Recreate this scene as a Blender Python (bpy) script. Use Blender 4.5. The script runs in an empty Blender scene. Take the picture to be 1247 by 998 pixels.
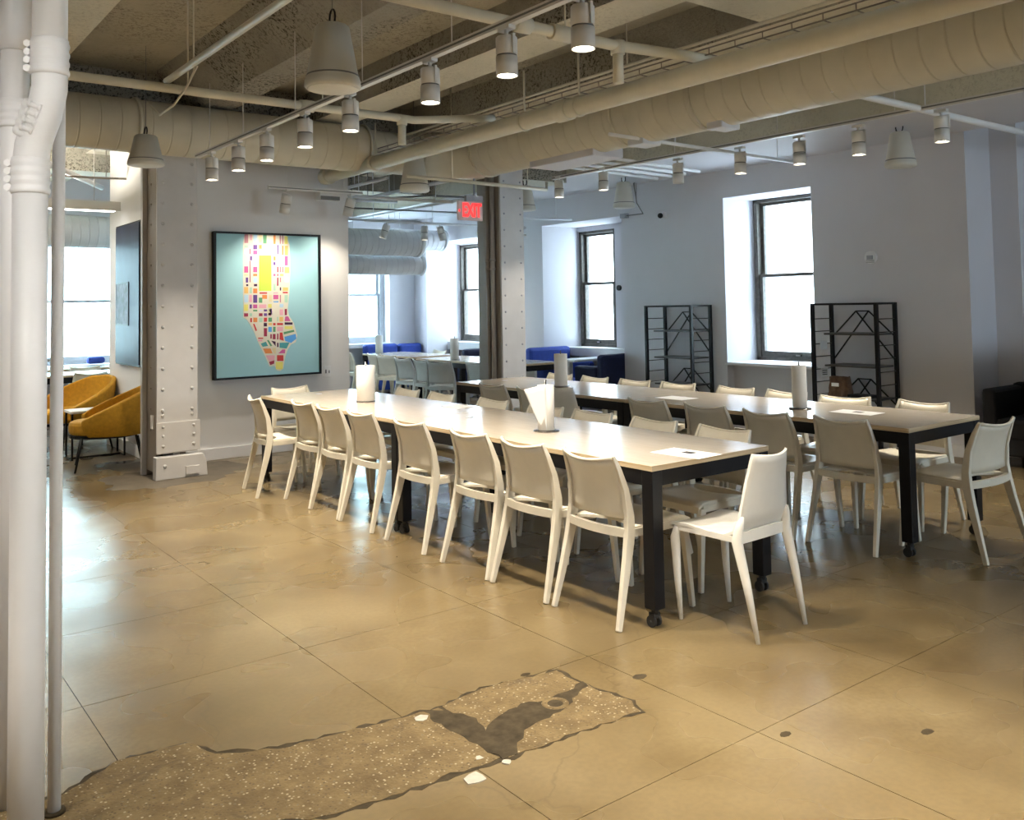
import bpy, bmesh, math, random
from mathutils import Vector, Matrix, Euler

# ------------------------------------------------------------------ scene, camera, light
sc = bpy.context.scene
COL = sc.collection
random.seed(7)
R = math.radians

cam_d = bpy.data.cameras.new('camera')
cam = bpy.data.objects.new('camera', cam_d)
COL.objects.link(cam)
cam_d.sensor_width = 36.0
cam_d.lens = 36.0 * 1091.36 / 1247.0
cam_d.shift_y = -178.1 / 1247.0
cam_d.clip_start = 0.05
cr = ((0.793789, -0.014162, -0.608028), (-0.607946, -0.046966, -0.792588), (-0.017332, 0.998796, -0.045891))
mw = Matrix(cr).to_4x4()
mw.translation = Vector((0, 0, 1.5))
cam.matrix_world = mw
sc.camera = cam

sc.view_settings.view_transform = 'Standard'
sc.view_settings.look = 'None'
sc.view_settings.exposure = 0.62
sc.view_settings.gamma = 1.0

world = bpy.data.worlds.new('overcast_sky')
sc.world = world
world.use_nodes = True
bg = world.node_tree.nodes['Background']
bg.inputs[0].default_value = (0.74, 0.88, 1.0, 1)
bg.inputs[1].default_value = 14.0

def portal(loc, rot, sx, sy):
    d = bpy.data.lights.new('window_portal', 'AREA')
    d.shape = 'RECTANGLE'; d.size = sx; d.size_y = sy
    d.cycles.is_portal = True
    o = bpy.data.objects.new('window_portal', d); COL.objects.link(o)
    o.location = loc; o.rotation_euler = rot
TOX = (R(90), 0, R(90))      # faces -X  (light shines along local -Z)
def aim(vec):
    return Vector(vec).to_track_quat('-Z', 'Y').to_euler()
portal((9.3, 6.35, 1.75), aim((-1, 0, 0)), 1.2, 2.0)
portal((9.45, 9.9, 1.75), aim((-1, 0, 0)), 1.1, 1.9)
portal((9.45, 12.9, 1.75), aim((-1, 0, 0)), 1.6, 1.9)
portal((6.6, -3.75, 1.8), aim((0, 1, 0)), 1.6, 2.0)
portal((7.1, 14.6, 1.7), aim((0, -1, 0)), 1.8, 1.9)
portal((2.6, 14.6, 1.7), aim((0, -1, 0)), 2.6, 1.9)

# ------------------------------------------------------------------ materials
MATS = {}
def _new(name):
    m = bpy.data.materials.new(name); m.use_nodes = True
    nt = m.node_tree; b = nt.nodes['Principled BSDF']
    return m, nt, b
def ramp(nt, fac, stops):
    r = nt.nodes.new('ShaderNodeValToRGB')
    e = r.color_ramp.elements
    while len(e) < len(stops): e.new(0.5)
    for k, (p, c) in enumerate(stops):
        e[k].position = p; e[k].color = (*c, 1) if len(c) == 3 else c
    nt.links.new(fac, r.inputs[0]); return r.outputs[0]
def noise(nt, vec, scale, detail=4, rough=0.55, dist=0.0):
    n = nt.nodes.new('ShaderNodeTexNoise')
    n.inputs['Scale'].default_value = scale; n.inputs['Detail'].default_value = detail
    n.inputs['Roughness'].default_value = rough; n.inputs['Distortion'].default_value = dist
    nt.links.new(vec, n.inputs['Vector']); return n.outputs['Fac']
def mixc(nt, fac, a, b, mode='MIX'):
    m = nt.nodes.new('ShaderNodeMix'); m.data_type = 'RGBA'; m.blend_type = mode
    for sock, v in ((m.inputs['Factor'], fac), (m.inputs['A'], a), (m.inputs['B'], b)):
        if hasattr(v, 'is_output'): nt.links.new(v, sock)
        elif isinstance(v, (int, float)): sock.default_value = v
        else: sock.default_value = (*v, 1)
    return m.outputs['Result']
# socket lookups on the Mix node are typed: pick the RGBA ones
def mixc(nt, fac, a, b, mode='MIX'):
    m = nt.nodes.new('ShaderNodeMix'); m.data_type = 'RGBA'; m.blend_type = mode
    def put(s, v):
        if isinstance(v, bpy.types.NodeSocket): nt.links.new(v, s)
        elif isinstance(v, (int, float)): s.default_value = v
        else: s.default_value = (*v, 1)
    put(m.inputs[0], fac); put(m.inputs[6], a); put(m.inputs[7], b)
    return m.outputs[2]
def geo_pos(nt):
    return nt.nodes.new('ShaderNodeNewGeometry').outputs['Position']
def bump(nt, b, height, strength, distance=0.01):
    n = nt.nodes.new('ShaderNodeBump')
    n.inputs['Strength'].default_value = strength; n.inputs['Distance'].default_value = distance
    nt.links.new(height, n.inputs['Height']); nt.links.new(n.outputs[0], b.inputs['Normal'])
def simple(name, col, rough=0.5, metal=0.0, var=0.06, scale=8.0, bmp=0.0, bscale=60.0, spec=0.5, coat=0.0):
    if name in MATS: return MATS[name]
    m, nt, b = _new(name)
    v = geo_pos(nt)
    f = noise(nt, v, scale, 3)
    d = tuple(max(0.0, c * (1 - var)) for c in col); l = tuple(min(1.0, c * (1 + var)) for c in col)
    nt.links.new(ramp(nt, f, [(0.3, d), (0.7, l)]), b.inputs['Base Color'])
    b.inputs['Roughness'].default_value = rough; b.inputs['Metallic'].default_value = metal
    b.inputs['Specular IOR Level'].default_value = spec
    b.inputs['Coat Weight'].default_value = coat
    if bmp: bump(nt, b, noise(nt, v, bscale, 4), bmp, 0.004)
    MATS[name] = m; return m
def emit(name, col, strength):
    if name in MATS: return MATS[name]
    m, nt, b = _new(name)
    b.inputs['Base Color'].default_value = (*[c * .5 for c in col], 1)
    b.inputs['Emission Color'].default_value = (*col, 1)
    b.inputs['Emission Strength'].default_value = strength
    MATS[name] = m; return m

WALL = simple('white_wall_paint', (0.64, 0.635, 0.675), 0.75, var=0.02, scale=2, bmp=0.05, bscale=25)
ARTWALL = simple('gallery_wall_paint', (0.74, 0.73, 0.73), 0.75, var=0.015, scale=2)
TRIM = simple('trim_paint', (0.78, 0.78, 0.8), 0.5, var=0.02)
PIPE = simple('white_pipe_paint', (0.80, 0.80, 0.80), 0.4, var=0.03, scale=6, bmp=0.04, bscale=40)
CREAMPIPE = simple('cream_overhead_paint', (0.66, 0.63, 0.52), 0.5, var=0.06, scale=5, bmp=0.05, bscale=30)
DUCTM = simple('cream_duct_paint', (0.60, 0.565, 0.46), 0.5, var=0.05, scale=4, bmp=0.05, bscale=25)
GREYDUCT = simple('pale_grey_duct_paint', (0.66, 0.67, 0.70), 0.5, var=0.04, scale=4)
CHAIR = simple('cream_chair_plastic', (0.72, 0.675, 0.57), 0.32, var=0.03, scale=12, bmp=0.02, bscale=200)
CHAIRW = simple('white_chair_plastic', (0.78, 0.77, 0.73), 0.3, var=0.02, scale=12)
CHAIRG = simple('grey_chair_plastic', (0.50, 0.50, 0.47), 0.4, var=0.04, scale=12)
PAD = simple('dark_seat_plastic', (0.09, 0.09, 0.09), 0.5)
BLACK = simple('black_powder_coat', (0.006, 0.006, 0.008), 0.4, spec=.25)
RUBBER = simple('black_rubber', (0.02, 0.02, 0.02), 0.7)
RACK = simple('black_rack_metal', (0.006, 0.006, 0.008), 0.45, spec=.25)
CHROME = simple('dark_chrome', (0.35, 0.33, 0.31), 0.2, 1.0)
PAPER = simple('paper_towel', (0.82, 0.80, 0.76), 0.9, var=0.02, bmp=0.15, bscale=120)
SHEET = simple('white_paper', (0.82, 0.83, 0.84), 0.8, var=0.01)
INK = simple('black_ink', (0.03, 0.03, 0.035), 0.8)
LAMPW = simple('white_lamp_housing', (0.72, 0.71, 0.69), 0.4, var=0.02)
GREYSEAM = simple('dark_grey_band', (0.18, 0.18, 0.18), 0.5)
SPEAKER = simple('cream_speaker_shell', (0.62, 0.60, 0.53), 0.5, var=0.03)
GRILLE = simple('speaker_grille', (0.66, 0.65, 0.60), 0.6)
YELLOW = simple('mustard_upholstery', (0.55, 0.29, 0.02), 0.85, var=0.12, scale=30, bmp=0.3, bscale=250)
BLUE = simple('royal_blue_upholstery', (0.02, 0.055, 0.32), 0.75, var=0.12, scale=20)
NAVY = simple('navy_upholstery', (0.008, 0.014, 0.06), 0.8, var=0.12, scale=20)
BLACKSOFA = simple('black_upholstery', (0.006, 0.006, 0.008), 0.85, var=0.2, scale=20)
BROWNBAG = simple('brown_paper', (0.13, 0.075, 0.045), 0.9, var=0.25, scale=25, bmp=0.4, bscale=40)
WINFRAME = simple('weathered_bronze_frame', (0.10, 0.09, 0.075), 0.5, var=0.25, scale=20)
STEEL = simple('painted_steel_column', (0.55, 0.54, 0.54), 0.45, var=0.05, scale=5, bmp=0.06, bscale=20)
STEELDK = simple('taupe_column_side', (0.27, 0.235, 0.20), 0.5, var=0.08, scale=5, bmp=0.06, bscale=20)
PINKEXIT = simple('exit_sign_face', (0.78, 0.62, 0.60), 0.5)
GREYBOX = simple('grey_sign_housing', (0.33, 0.34, 0.38), 0.5)
BRICKGREY = simple('pale_stone_facade', (0.72, 0.71, 0.70), 0.9, var=0.08, scale=1.5, bmp=0.2, bscale=6)
GLASSDK = simple('facade_glass', (0.35, 0.45, 0.50), 0.15)
LENS = emit('lamp_lens', (1.0, 0.93, 0.80), 14.0)
TUBE = emit('linear_lamp', (1.0, 0.95, 0.85), 6.0)
REDGLOW = emit('red_letters', (1.0, 0.03, 0.03), 1.3)

def m_glass():
    m, nt, b = _new('window_glass')
    out = nt.nodes['Material Output']
    tr = nt.nodes.new('ShaderNodeBsdfTransparent'); tr.inputs[0].default_value = (0.96, 0.99, 1, 1)
    gl = nt.nodes.new('ShaderNodeBsdfGlossy'); gl.inputs['Roughness'].default_value = 0.02
    mx = nt.nodes.new('ShaderNodeMixShader'); mx.inputs[0].default_value = 0.06
    nt.links.new(tr.outputs[0], mx.inputs[1]); nt.links.new(gl.outputs[0], mx.inputs[2])
    nt.links.new(mx.outputs[0], out.inputs[0]); return m
GLASS = m_glass()

def m_floor():
    m, nt, b = _new('polished_concrete')
    v = geo_pos(nt)
    big = noise(nt, v, 0.8, 3, 0.5, 0.4)
    c = ramp(nt, big, [(0.30, (0.112, 0.079, 0.036)), (0.50, (0.172, 0.125, 0.059)), (0.70, (0.23, 0.175, 0.092))])
    mid = noise(nt, v, 3.0, 3, 0.55, 0.5)
    c = mixc(nt, ramp(nt, mid, [(0.40, (0, 0, 0)), (0.85, (0.35, 0.35, 0.35))]), c, (0.30, 0.235, 0.13))
    c = mixc(nt, ramp(nt, noise(nt, v, 1.6, 3, 0.5, 0.6), [(0.42, (0, 0, 0)), (0.75, (0.6, 0.6, 0.6))]), c, (0.105, 0.072, 0.033))
    fine = noise(nt, v, 45, 2, 0.5)
    c = mixc(nt, ramp(nt, fine, [(0.35, (0.22, 0.22, 0.22)), (0.62, (0, 0, 0))]), c, (0.10, 0.072, 0.036))
    # sparse dark spots with a shape of their own
    vo = nt.nodes.new('ShaderNodeTexVoronoi'); vo.inputs['Scale'].default_value = 1.15
    nt.links.new(v, vo.inputs['Vector'])
    c = mixc(nt, ramp(nt, vo.outputs['Distance'], [(0.012, (0.6, 0.6, 0.6)), (0.03, (0, 0, 0))]), c, (0.05, 0.04, 0.025))
    # hairline cracks
    vc = nt.nodes.new('ShaderNodeTexVoronoi'); vc.feature = 'DISTANCE_TO_EDGE'; vc.inputs['Scale'].default_value = 0.55
    mpn = nt.nodes.new('ShaderNodeVectorMath'); mpn.operation = 'ADD'
    nn = nt.nodes.new('ShaderNodeTexNoise'); nn.inputs['Scale'].default_value = 2.5; nn.inputs['Detail'].default_value = 5
    nt.links.new(v, nn.inputs['Vector']); sclv = nt.nodes.new('ShaderNodeVectorMath'); sclv.operation = 'SCALE'
    sclv.inputs['Scale'].default_value = 0.5
    nt.links.new(nn.outputs['Color'], sclv.inputs[0]); nt.links.new(v, mpn.inputs[0]); nt.links.new(sclv.outputs[0], mpn.inputs[1])
    nt.links.new(mpn.outputs[0], vc.inputs['Vector'])
    c = mixc(nt, ramp(nt, vc.outputs['Distance'], [(0.0015, (0.5, 0.5, 0.5)), (0.004, (0, 0, 0))]), c, (0.10, 0.07, 0.035))
    nt.links.new(c, b.inputs['Base Color'])
    rg = ramp(nt, noise(nt, v, 1.8, 2, 0.5), [(0.3, (0.20,) * 3), (0.7, (0.36,) * 3)])
    nt.links.new(rg, b.inputs['Roughness'])
    b.inputs['Specular IOR Level'].default_value = 0.55
    bump(nt, b, noise(nt, v, 5, 2), 0.03, 0.01)
    return m
FLOOR = m_floor()
def m_aggregate():
    m, nt, b = _new('exposed_aggregate')
    v = geo_pos(nt)
    c = ramp(nt, noise(nt, v, 9, 5, 0.7), [(0.3, (0.10, 0.070, 0.033)), (0.7, (0.19, 0.138, 0.068))])
    vo = nt.nodes.new('ShaderNodeTexVoronoi'); vo.inputs['Scale'].default_value = 95
    nt.links.new(v, vo.inputs['Vector'])
    sep = nt.nodes.new('ShaderNodeSeparateColor'); nt.links.new(vo.outputs['Color'], sep.inputs[0])
    pick = ramp(nt, sep.outputs[0], [(0.80, (0, 0, 0)), (0.86, (0.85, 0.85, 0.85))])
    spot = ramp(nt, vo.outputs['Distance'], [(0.30, (1, 1, 1)), (0.45, (0, 0, 0))])
    c = mixc(nt, mixc(nt, 1.0, pick, spot, 'MULTIPLY'), c, (0.36, 0.31, 0.21))
    pick2 = ramp(nt, sep.outputs[1], [(0.78, (0, 0, 0)), (0.84, (0.7, 0.7, 0.7))])
    c = mixc(nt, mixc(nt, 1.0, pick2, spot, 'MULTIPLY'), c, (0.07, 0.05, 0.03))
    c = mixc(nt, ramp(nt, noise(nt, v, 4, 6, 0.75, 1.0), [(0.56, (0, 0, 0)), (0.68, (0.6, 0.6, 0.6))]), c, (0.07, 0.052, 0.032))
    nt.links.new(c, b.inputs['Base Color']); b.inputs['Roughness'].default_value = 0.85; b.inputs['Specular IOR Level'].default_value = 0.2
    bump(nt, b, vo.outputs['Distance'], 0.5, 0.004)
    return m
AGG = m_aggregate()
MORTAR = simple('dark_mortar', (0.05, 0.038, 0.022), 0.85, var=0.35, scale=22, bmp=.2, bscale=60, spec=.15)
JOINT = simple('joint_filler', (0.035, 0.027, 0.016), 0.8)
CHIP = simple('white_filler', (0.40, 0.375, 0.32), 0.9, var=0.08, scale=60)

def m_conc(name, a, bcol, dark, bs=0.6, holes=0.5):
    m, nt, b = _new(name)
    v = geo_pos(nt)
    c = ramp(nt, noise(nt, v, 1.3, 6, 0.65, 0.5), [(0.3, a), (0.7, bcol)])
    h = noise(nt, v, bs and 38, 4, 0.75, 0.6)
    h2 = noise(nt, v, 1.1, 3, 0.6)
    mask = mixc(nt, 1.0, ramp(nt, h, [(0.40, (1, 1, 1)), (0.49, (0, 0, 0))]), ramp(nt, h2, [(0.42, (0.15,) * 3), (0.55, (1, 1, 1))]), 'MULTIPLY')
    mm = mixc(nt, 1.0, mask, (holes,) * 3, 'MULTIPLY')
    c = mixc(nt, mm, c, dark)
    nt.links.new(c, b.inputs['Base Color']); b.inputs['Roughness'].default_value = 0.85
    bump(nt, b, h, bs, 0.02)
    return m
CEIL = m_conc('rough_ceiling_concrete', (0.36, 0.33, 0.255), (0.47, 0.435, 0.345), (0.09, 0.078, 0.055), 0.5, 0.6)
BEAMM = m_conc('painted_beam_concrete_lit', (0.62, 0.60, 0.50), (0.74, 0.71, 0.60), (0.22, 0.19, 0.14), 0.35, 0.3)  # lighter base paints the floor's bounce light into the beam undersides
BEAMSIDE = m_conc('pitted_beam_concrete_shaded', (0.32, 0.30, 0.25), (0.42, 0.40, 0.34), (0.05, 0.042, 0.03), 1.0, 1.0)  # pits are real; darker base paints shade into the beam sides

def m_wood():
    m, nt, b = _new('pale_laminate_top')
    v = geo_pos(nt)
    mp = nt.nodes.new('ShaderNodeMapping'); mp.inputs['Scale'].default_value = (14, 1.2, 4)
    nt.links.new(v, mp.inputs[0])
    c = ramp(nt, noise(nt, mp.outputs[0], 4, 5, 0.6, 0.4), [(0.3, (0.46, 0.405, 0.335)), (0.7, (0.54, 0.48, 0.405))])
    nt.links.new(c, b.inputs['Base Color']); b.inputs['Roughness'].default_value = 0.17
    b.inputs['Specular IOR Level'].default_value = 0.8
    return m
WOOD = m_wood()
def m_edge():
    m, nt, b = _new('plywood_edge')
    v = geo_pos(nt)
    mp = nt.nodes.new('ShaderNodeMapping'); mp.inputs['Scale'].default_value = (1, 1, 160)
    nt.links.new(v, mp.inputs[0])
    c = ramp(nt, noise(nt, mp.outputs[0], 1.5, 2), [(0.4, (0.46, 0.34, 0.20)), (0.6, (0.60, 0.48, 0.32))])
    nt.links.new(c, b.inputs['Base Color']); b.inputs['Roughness'].default_value = 0.5
    return m
EDGE = m_edge()

# ------------------------------------------------------------------ mesh helpers
def box(bm, x0, x1, y0, y1, z0, z1, mi=0):
    vs = [bm.verts.new((x, y, z)) for z in (z0, z1) for y in (y0, y1) for x in (x0, x1)]
    for f in ((0, 2, 3, 1), (4, 5, 7, 6), (0, 1, 5, 4), (2, 6, 7, 3), (0, 4, 6, 2), (1, 3, 7, 5)):
        fc = bm.faces.new([vs[i] for i in f]); fc.material_index = mi
def frames(pts, up=None):
    pts = [Vector(p) for p in pts]; out = []
    n = len(pts); ref = None
    for i, p in enumerate(pts):
        t = (pts[min(i + 1, n - 1)] - pts[max(i - 1, 0)]).normalized()
        if ref is None:
            ref = Vector(up) if up else (Vector((0, 0, 1)) if abs(t.z) < 0.9 else Vector((0, 1, 0)))
        a = ref - t * ref.dot(t); a.normalize()
        b = t.cross(a); out.append((p, a, b)); ref = a
    return out
def tube(bm, pts, r, seg=12, cap=True, mi=0, smooth=True):
    rs = r if isinstance(r, (list, tuple)) else [r] * len(pts)
    rings = []
    for (p, a, b), rr in zip(frames(pts), rs):
        rings.append([bm.verts.new(p + (a * math.cos(2 * math.pi * k / seg) + b * math.sin(2 * math.pi * k / seg)) * rr) for k in range(seg)])
    for i in range(len(rings) - 1):
        for k in range(seg):
            f = bm.faces.new((rings[i][k], rings[i][(k + 1) % seg], rings[i + 1][(k + 1) % seg], rings[i + 1][k]))
            f.smooth = smooth; f.material_index = mi
    if cap:
        for rg in (rings[0], rings[-1]):
            f = bm.faces.new(rg); f.material_index = mi
def bar(bm, pts, sizes, up=(1, 0, 0), mi=0):
    """rectangular sweep; sizes = (w along up, h across) per point"""
    if not isinstance(sizes, list): sizes = [sizes] * len(pts)
    rings = []
    for (p, a, b), (w, h) in zip(frames(pts, up), sizes):
        rings.append([bm.verts.new(p + a * sx * w / 2 + b * sy * h / 2) for sx, sy in ((-1, -1), (1, -1), (1, 1), (-1, 1))])
    for i in range(len(rings) - 1):
        for k in range(4):
            f = bm.faces.new((rings[i][k], rings[i][(k + 1) % 4], rings[i + 1][(k + 1) % 4], rings[i + 1][k])); f.material_index = mi
    bm.faces.new(rings[0]); bm.faces.new(rings[-1])
def lathe(bm, prof, c=(0, 0, 0), seg=24, mi=0, axis='z'):
    rings = []
    for r, z in prof:
        ring = []
        for k in range(seg):
            a = 2 * math.pi * k / seg
            ring.append(bm.verts.new((c[0] + r * math.cos(a), c[1] + r * math.sin(a), c[2] + z)))
        rings.append(ring)
    for i in range(len(rings) - 1):
        for k in range(seg):
            f = bm.faces.new((rings[i][k], rings[i][(k + 1) % seg], rings[i + 1][(k + 1) % seg], rings[i + 1][k])); f.smooth = True; f.material_index = mi
    for rg, (r, z) in ((rings[0], prof[0]), (rings[-1], prof[-1])):
        if r > 1e-5:
            f = bm.faces.new(rg); f.material_index = mi
def prism(bm, poly, d, o=(0, 0, 0), ax='z', mi=0):
    """polygon in 2-D extruded by d along ax, placed at o"""
    def P(u, v, w):
        if ax == 'z': return (o[0] + u, o[1] + v, o[2] + w)
        if ax == 'y': return (o[0] + u, o[1] + w, o[2] + v)
        return (o[0] + w, o[1] + u, o[2] + v)
    a = [bm.verts.new(P(u, v, 0)) for u, v in poly]; b = [bm.verts.new(P(u, v, d)) for u, v in poly]
    n = len(poly)
    for f in (a, b):
        fc = bm.faces.new(f); fc.material_index = mi
    for k in range(n):
        fc = bm.faces.new((a[k], a[(k + 1) % n], b[(k + 1) % n], b[k])); fc.material_index = mi
def grid(bm, nu, nv, fn, thick, nrm, mi=0):
    """curved panel: fn(u,v)->point, nrm(u,v)->unit normal, given thickness"""
    top = [[None] * (nv + 1) for _ in range(nu + 1)]; bot = [[None] * (nv + 1) for _ in range(nu + 1)]
    for i in range(nu + 1):
        for j in range(nv + 1):
            u, v = i / nu, j / nv
            p = Vector(fn(u, v)); n = Vector(nrm(u, v))
            top[i][j] = bm.verts.new(p + n * thick / 2); bot[i][j] = bm.verts.new(p - n * thick / 2)
    def q(a, b, c, d, s=True):
        f = bm.faces.new((a, b, c, d)); f.smooth = s; f.material_index = mi
    for i in range(nu):
        for j in range(nv):
            q(top[i][j], top[i + 1][j], top[i + 1][j + 1], top[i][j + 1])
            q(bot[i][j], bot[i][j + 1], bot[i + 1][j + 1], bot[i + 1][j])
    for i in range(nu):
        q(top[i][0], bot[i][0], bot[i + 1][0], top[i + 1][0], False)
        q(top[i][nv], top[i + 1][nv], bot[i + 1][nv], bot[i][nv], False)
    for j in range(nv):
        q(top[0][j], top[0][j + 1], bot[0][j + 1], bot[0][j], False)
        q(top[nu][j], bot[nu][j], bot[nu][j + 1], top[nu][j + 1], False)

def root_loc(p):
    v = Vector((0, 0, 0))
    while p is not None:
        v += p.location; p = p.parent
    return v
def obj(name, bm, mat, parent=None, kind=None, label=None, bevel=0.0):
    bmesh.ops.recalc_face_normals(bm, faces=bm.faces[:])
    if parent is not None:
        off = root_loc(parent)
        if off.length > 0: bmesh.ops.translate(bm, vec=-off, verts=bm.verts[:])
    me = bpy.data.meshes.new(name); bm.to_mesh(me); bm.free()
    for m in (mat if isinstance(mat, (list, tuple)) else [mat]): me.materials.append(m)
    o = bpy.data.objects.new(name, me); COL.objects.link(o)
    if parent is not None: o.parent = parent
    if kind: o['kind'] = kind
    if label: o['label'] = label
    if bevel:
        md = o.modifiers.new('bevel', 'BEVEL'); md.width = bevel; md.segments = 2; md.limit_method = 'ANGLE'; md.angle_limit = R(50)
    return o
def thing(name, label, cat, loc=(0, 0, 0), rz=0.0, group=None):
    o = bpy.data.objects.new(name, None); COL.objects.link(o)
    o.empty_display_size = 0.1
    o.location = loc; o.rotation_euler = (0, 0, rz)
    o['label'] = label; o['category'] = cat
    if group: o['group'] = group
    return o
def tag(o, label, cat, group=None):
    o['label'] = label; o['category'] = cat
    if group: o['group'] = group
    return o
def dup(root, loc, rz, label=None, group=None, mat=None):
    def cp(o, par):
        c = o.copy(); COL.objects.link(c)
        if par is not None: c.parent = par
        for ch in kids.get(o.name, []): cp(ch, c)
        return c
    kids = {}
    for o in COL.objects:
        if o.parent is not None: kids.setdefault(o.parent.name, []).append(o)
    r = cp(root, None)
    r.location = loc; r.rotation_euler = (0, 0, rz)
    if label: r['label'] = label
    if group: r['group'] = group
    return r
def B(): return bmesh.new()
def bx(*a):
    bm = B(); box(bm, *a); return bm
def tb(pts, r, seg=12):
    bm = B(); tube(bm, pts, r, seg); return bm

# ------------------------------------------------------------------ the setting
floor = obj('floor', bx(-3.6, 9.8, -3.6, 14.8, -0.12, -0.006), JOINT, kind='structure')
xs = [0.80 + 0.9 * k for k in range(-1, 10)]
ys = [2.03 + 0.875 * k for k in range(-2, 15)]
g = 0.0014
for i in range(len(xs) - 1):
    for j in range(len(ys) - 1):
        obj('floor_slab', bx(xs[i] + g, xs[i + 1] - g, ys[j] + g, ys[j + 1] - g, -0.006, 0.0), FLOOR, floor)
# the rest of the floor, outside the scored field
bm = B()
box(bm, -3.6, xs[0] - g, -3.6, 14.8, -0.006, 0); box(bm, xs[-1] + g, 9.8, -3.6, 14.8, -0.006, 0)
box(bm, xs[0], xs[-1], -3.6, ys[0] - g, -0.006, 0); box(bm, xs[0], xs[-1], ys[-1] + g, 14.8, -0.006, 0)
obj('floor_margin', bm, FLOOR, floor)

def ragged(poly, amp, step, seed):
    rnd = random.Random(seed); out = []
    n = len(poly)
    for i in range(n):
        a = Vector(poly[i]); b = Vector(poly[(i + 1) % n]); L = (b - a).length
        k = max(1, int(L / step)); t = (b - a).normalized() if L else Vector((1, 0)); nn = Vector((-t.y, t.x))
        for s in range(k):
            q = a + (b - a) * (s / k) + nn * rnd.uniform(-amp, amp) * (1 if s else 0.4)
            out.append((q.x, q.y))
    return out
def floor_piece(name, poly, z, mat, amp=0.012, step=0.04, seed=1, label=None):
    bm = B()
    pts = ragged(poly, amp, step, seed)
    vs = [bm.verts.new((x, y, 0.0)) for x, y in pts]
    top = [bm.verts.new((x, y, z)) for x, y in pts]
    n = len(pts)
    f = bm.faces.new(top)
    for k in range(n): bm.faces.new((vs[k], vs[(k + 1) % n], top[(k + 1) % n], top[k]))
    bm.normal_update(); bmesh.ops.triangulate(bm, faces=[f])
    return obj(name, bm, mat, floor, label=label)
patchA = [(-0.35, 3.18), (0.61, 3.14), (0.78, 3.25), (1.02, 3.23), (1.07, 3.09), (1.25, 2.99), (1.48, 2.95), (1.84, 2.90), (1.80, 2.46), (1.22, 2.50), (1.06, 2.58), (0.30, 2.52), (-0.3, 2.55)]
patchB = [(1.86, 2.90), (2.10, 2.93), (2.40, 2.88), (2.40, 2.66), (2.44, 2.48), (2.40, 2.40), (2.10, 2.43), (1.82, 2.44)]
floor_piece('mortar_border', [(-0.36, 3.192), (0.61, 3.152), (0.78, 3.262), (1.02, 3.242), (1.078, 3.10), (1.255, 3.002), (1.48, 2.962), (1.84, 2.915), (2.10, 2.942), (2.41, 2.89), (2.41, 2.66), (2.452, 2.48), (2.41, 2.388), (2.10, 2.418), (1.80, 2.43), (1.22, 2.488), (1.06, 2.568), (0.3, 2.508), (-0.35, 2.54)], 0.0008, MORTAR, 0.014, 0.03, 3)
floor_piece('aggregate_patch', patchA, 0.0020, AGG, 0.012, 0.035, 4, 'long strip of exposed aggregate')
floor_piece('aggregate_patch', patchB, 0.0020, AGG, 0.010, 0.035, 5, 'rectangular patch of exposed aggregate')
floor_piece('mortar_smear', [(1.78, 2.91), (1.86, 2.86), (1.90, 2.74), (1.87, 2.64), (1.97, 2.70), (2.10, 2.73), (2.19, 2.69), (2.30, 2.70), (2.41, 2.73), (2.40, 2.68), (2.28, 2.64), (2.20, 2.59), (2.08, 2.58), (1.98, 2.56), (1.91, 2.50), (1.86, 2.44), (1.80, 2.44), (1.79, 2.58), (1.77, 2.75)], 0.0026, MORTAR, 0.012, 0.03, 6, 'dark smear of mortar across the patch')
for k, (x, y, r_) in enumerate([(1.745, 2.87, .028), (1.66, 2.405, .036), (1.21, 2.37, .040), (1.745, 2.50, .014), (1.80, 2.42, .016)]):
    floor_piece('filler_spot', [(x + r_ * (1.2, .8, 1.1, .7, 1.0, 1.15, .75)[(a + k) % 7] * math.cos(a * .898), y + r_ * (.9, 1.0, .7, 1.1, .8, 1.0, 1.1)[(a + 2 * k) % 7] * math.sin(a * .898)) for a in range(7)], 0.0034, CHIP, r_ * .1, r_ * .5, 20 + k)
for k, (x, y, r_) in enumerate([(2.62, 2.62, .030), (2.66, 1.96, .022), (3.05, 1.66, .024), (2.28, 2.93, .02)]):
    floor_piece('dark_floor_spot', [(x + r_ * 1.2 * math.cos(a * .785), y + r_ * .7 * math.sin(a * .785)) for a in range(8)], 0.0006, MORTAR, r_ * .25, r_ * .6, 40 + k)
bm = B(); lathe(bm, [(.030, 0), (.030, .0022), (.052, .0022), (.052, 0), (.030, 0)], (2.20, 2.648, .001), 24); obj('ring_mark', bm, AGG, floor)
# worn blackish skim around the column foot
floor_piece('worn_skim', [(1.95, 8.1), (2.3, 7.9), (2.75, 7.95), (3.3, 8.5), (3.2, 8.9), (2.5, 8.95), (2.0, 8.75)], 0.0006, simple('dark_worn_concrete', (0.10, 0.082, 0.06), 0.5, var=0.3, scale=6), 0.06, 0.08, 60)

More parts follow.
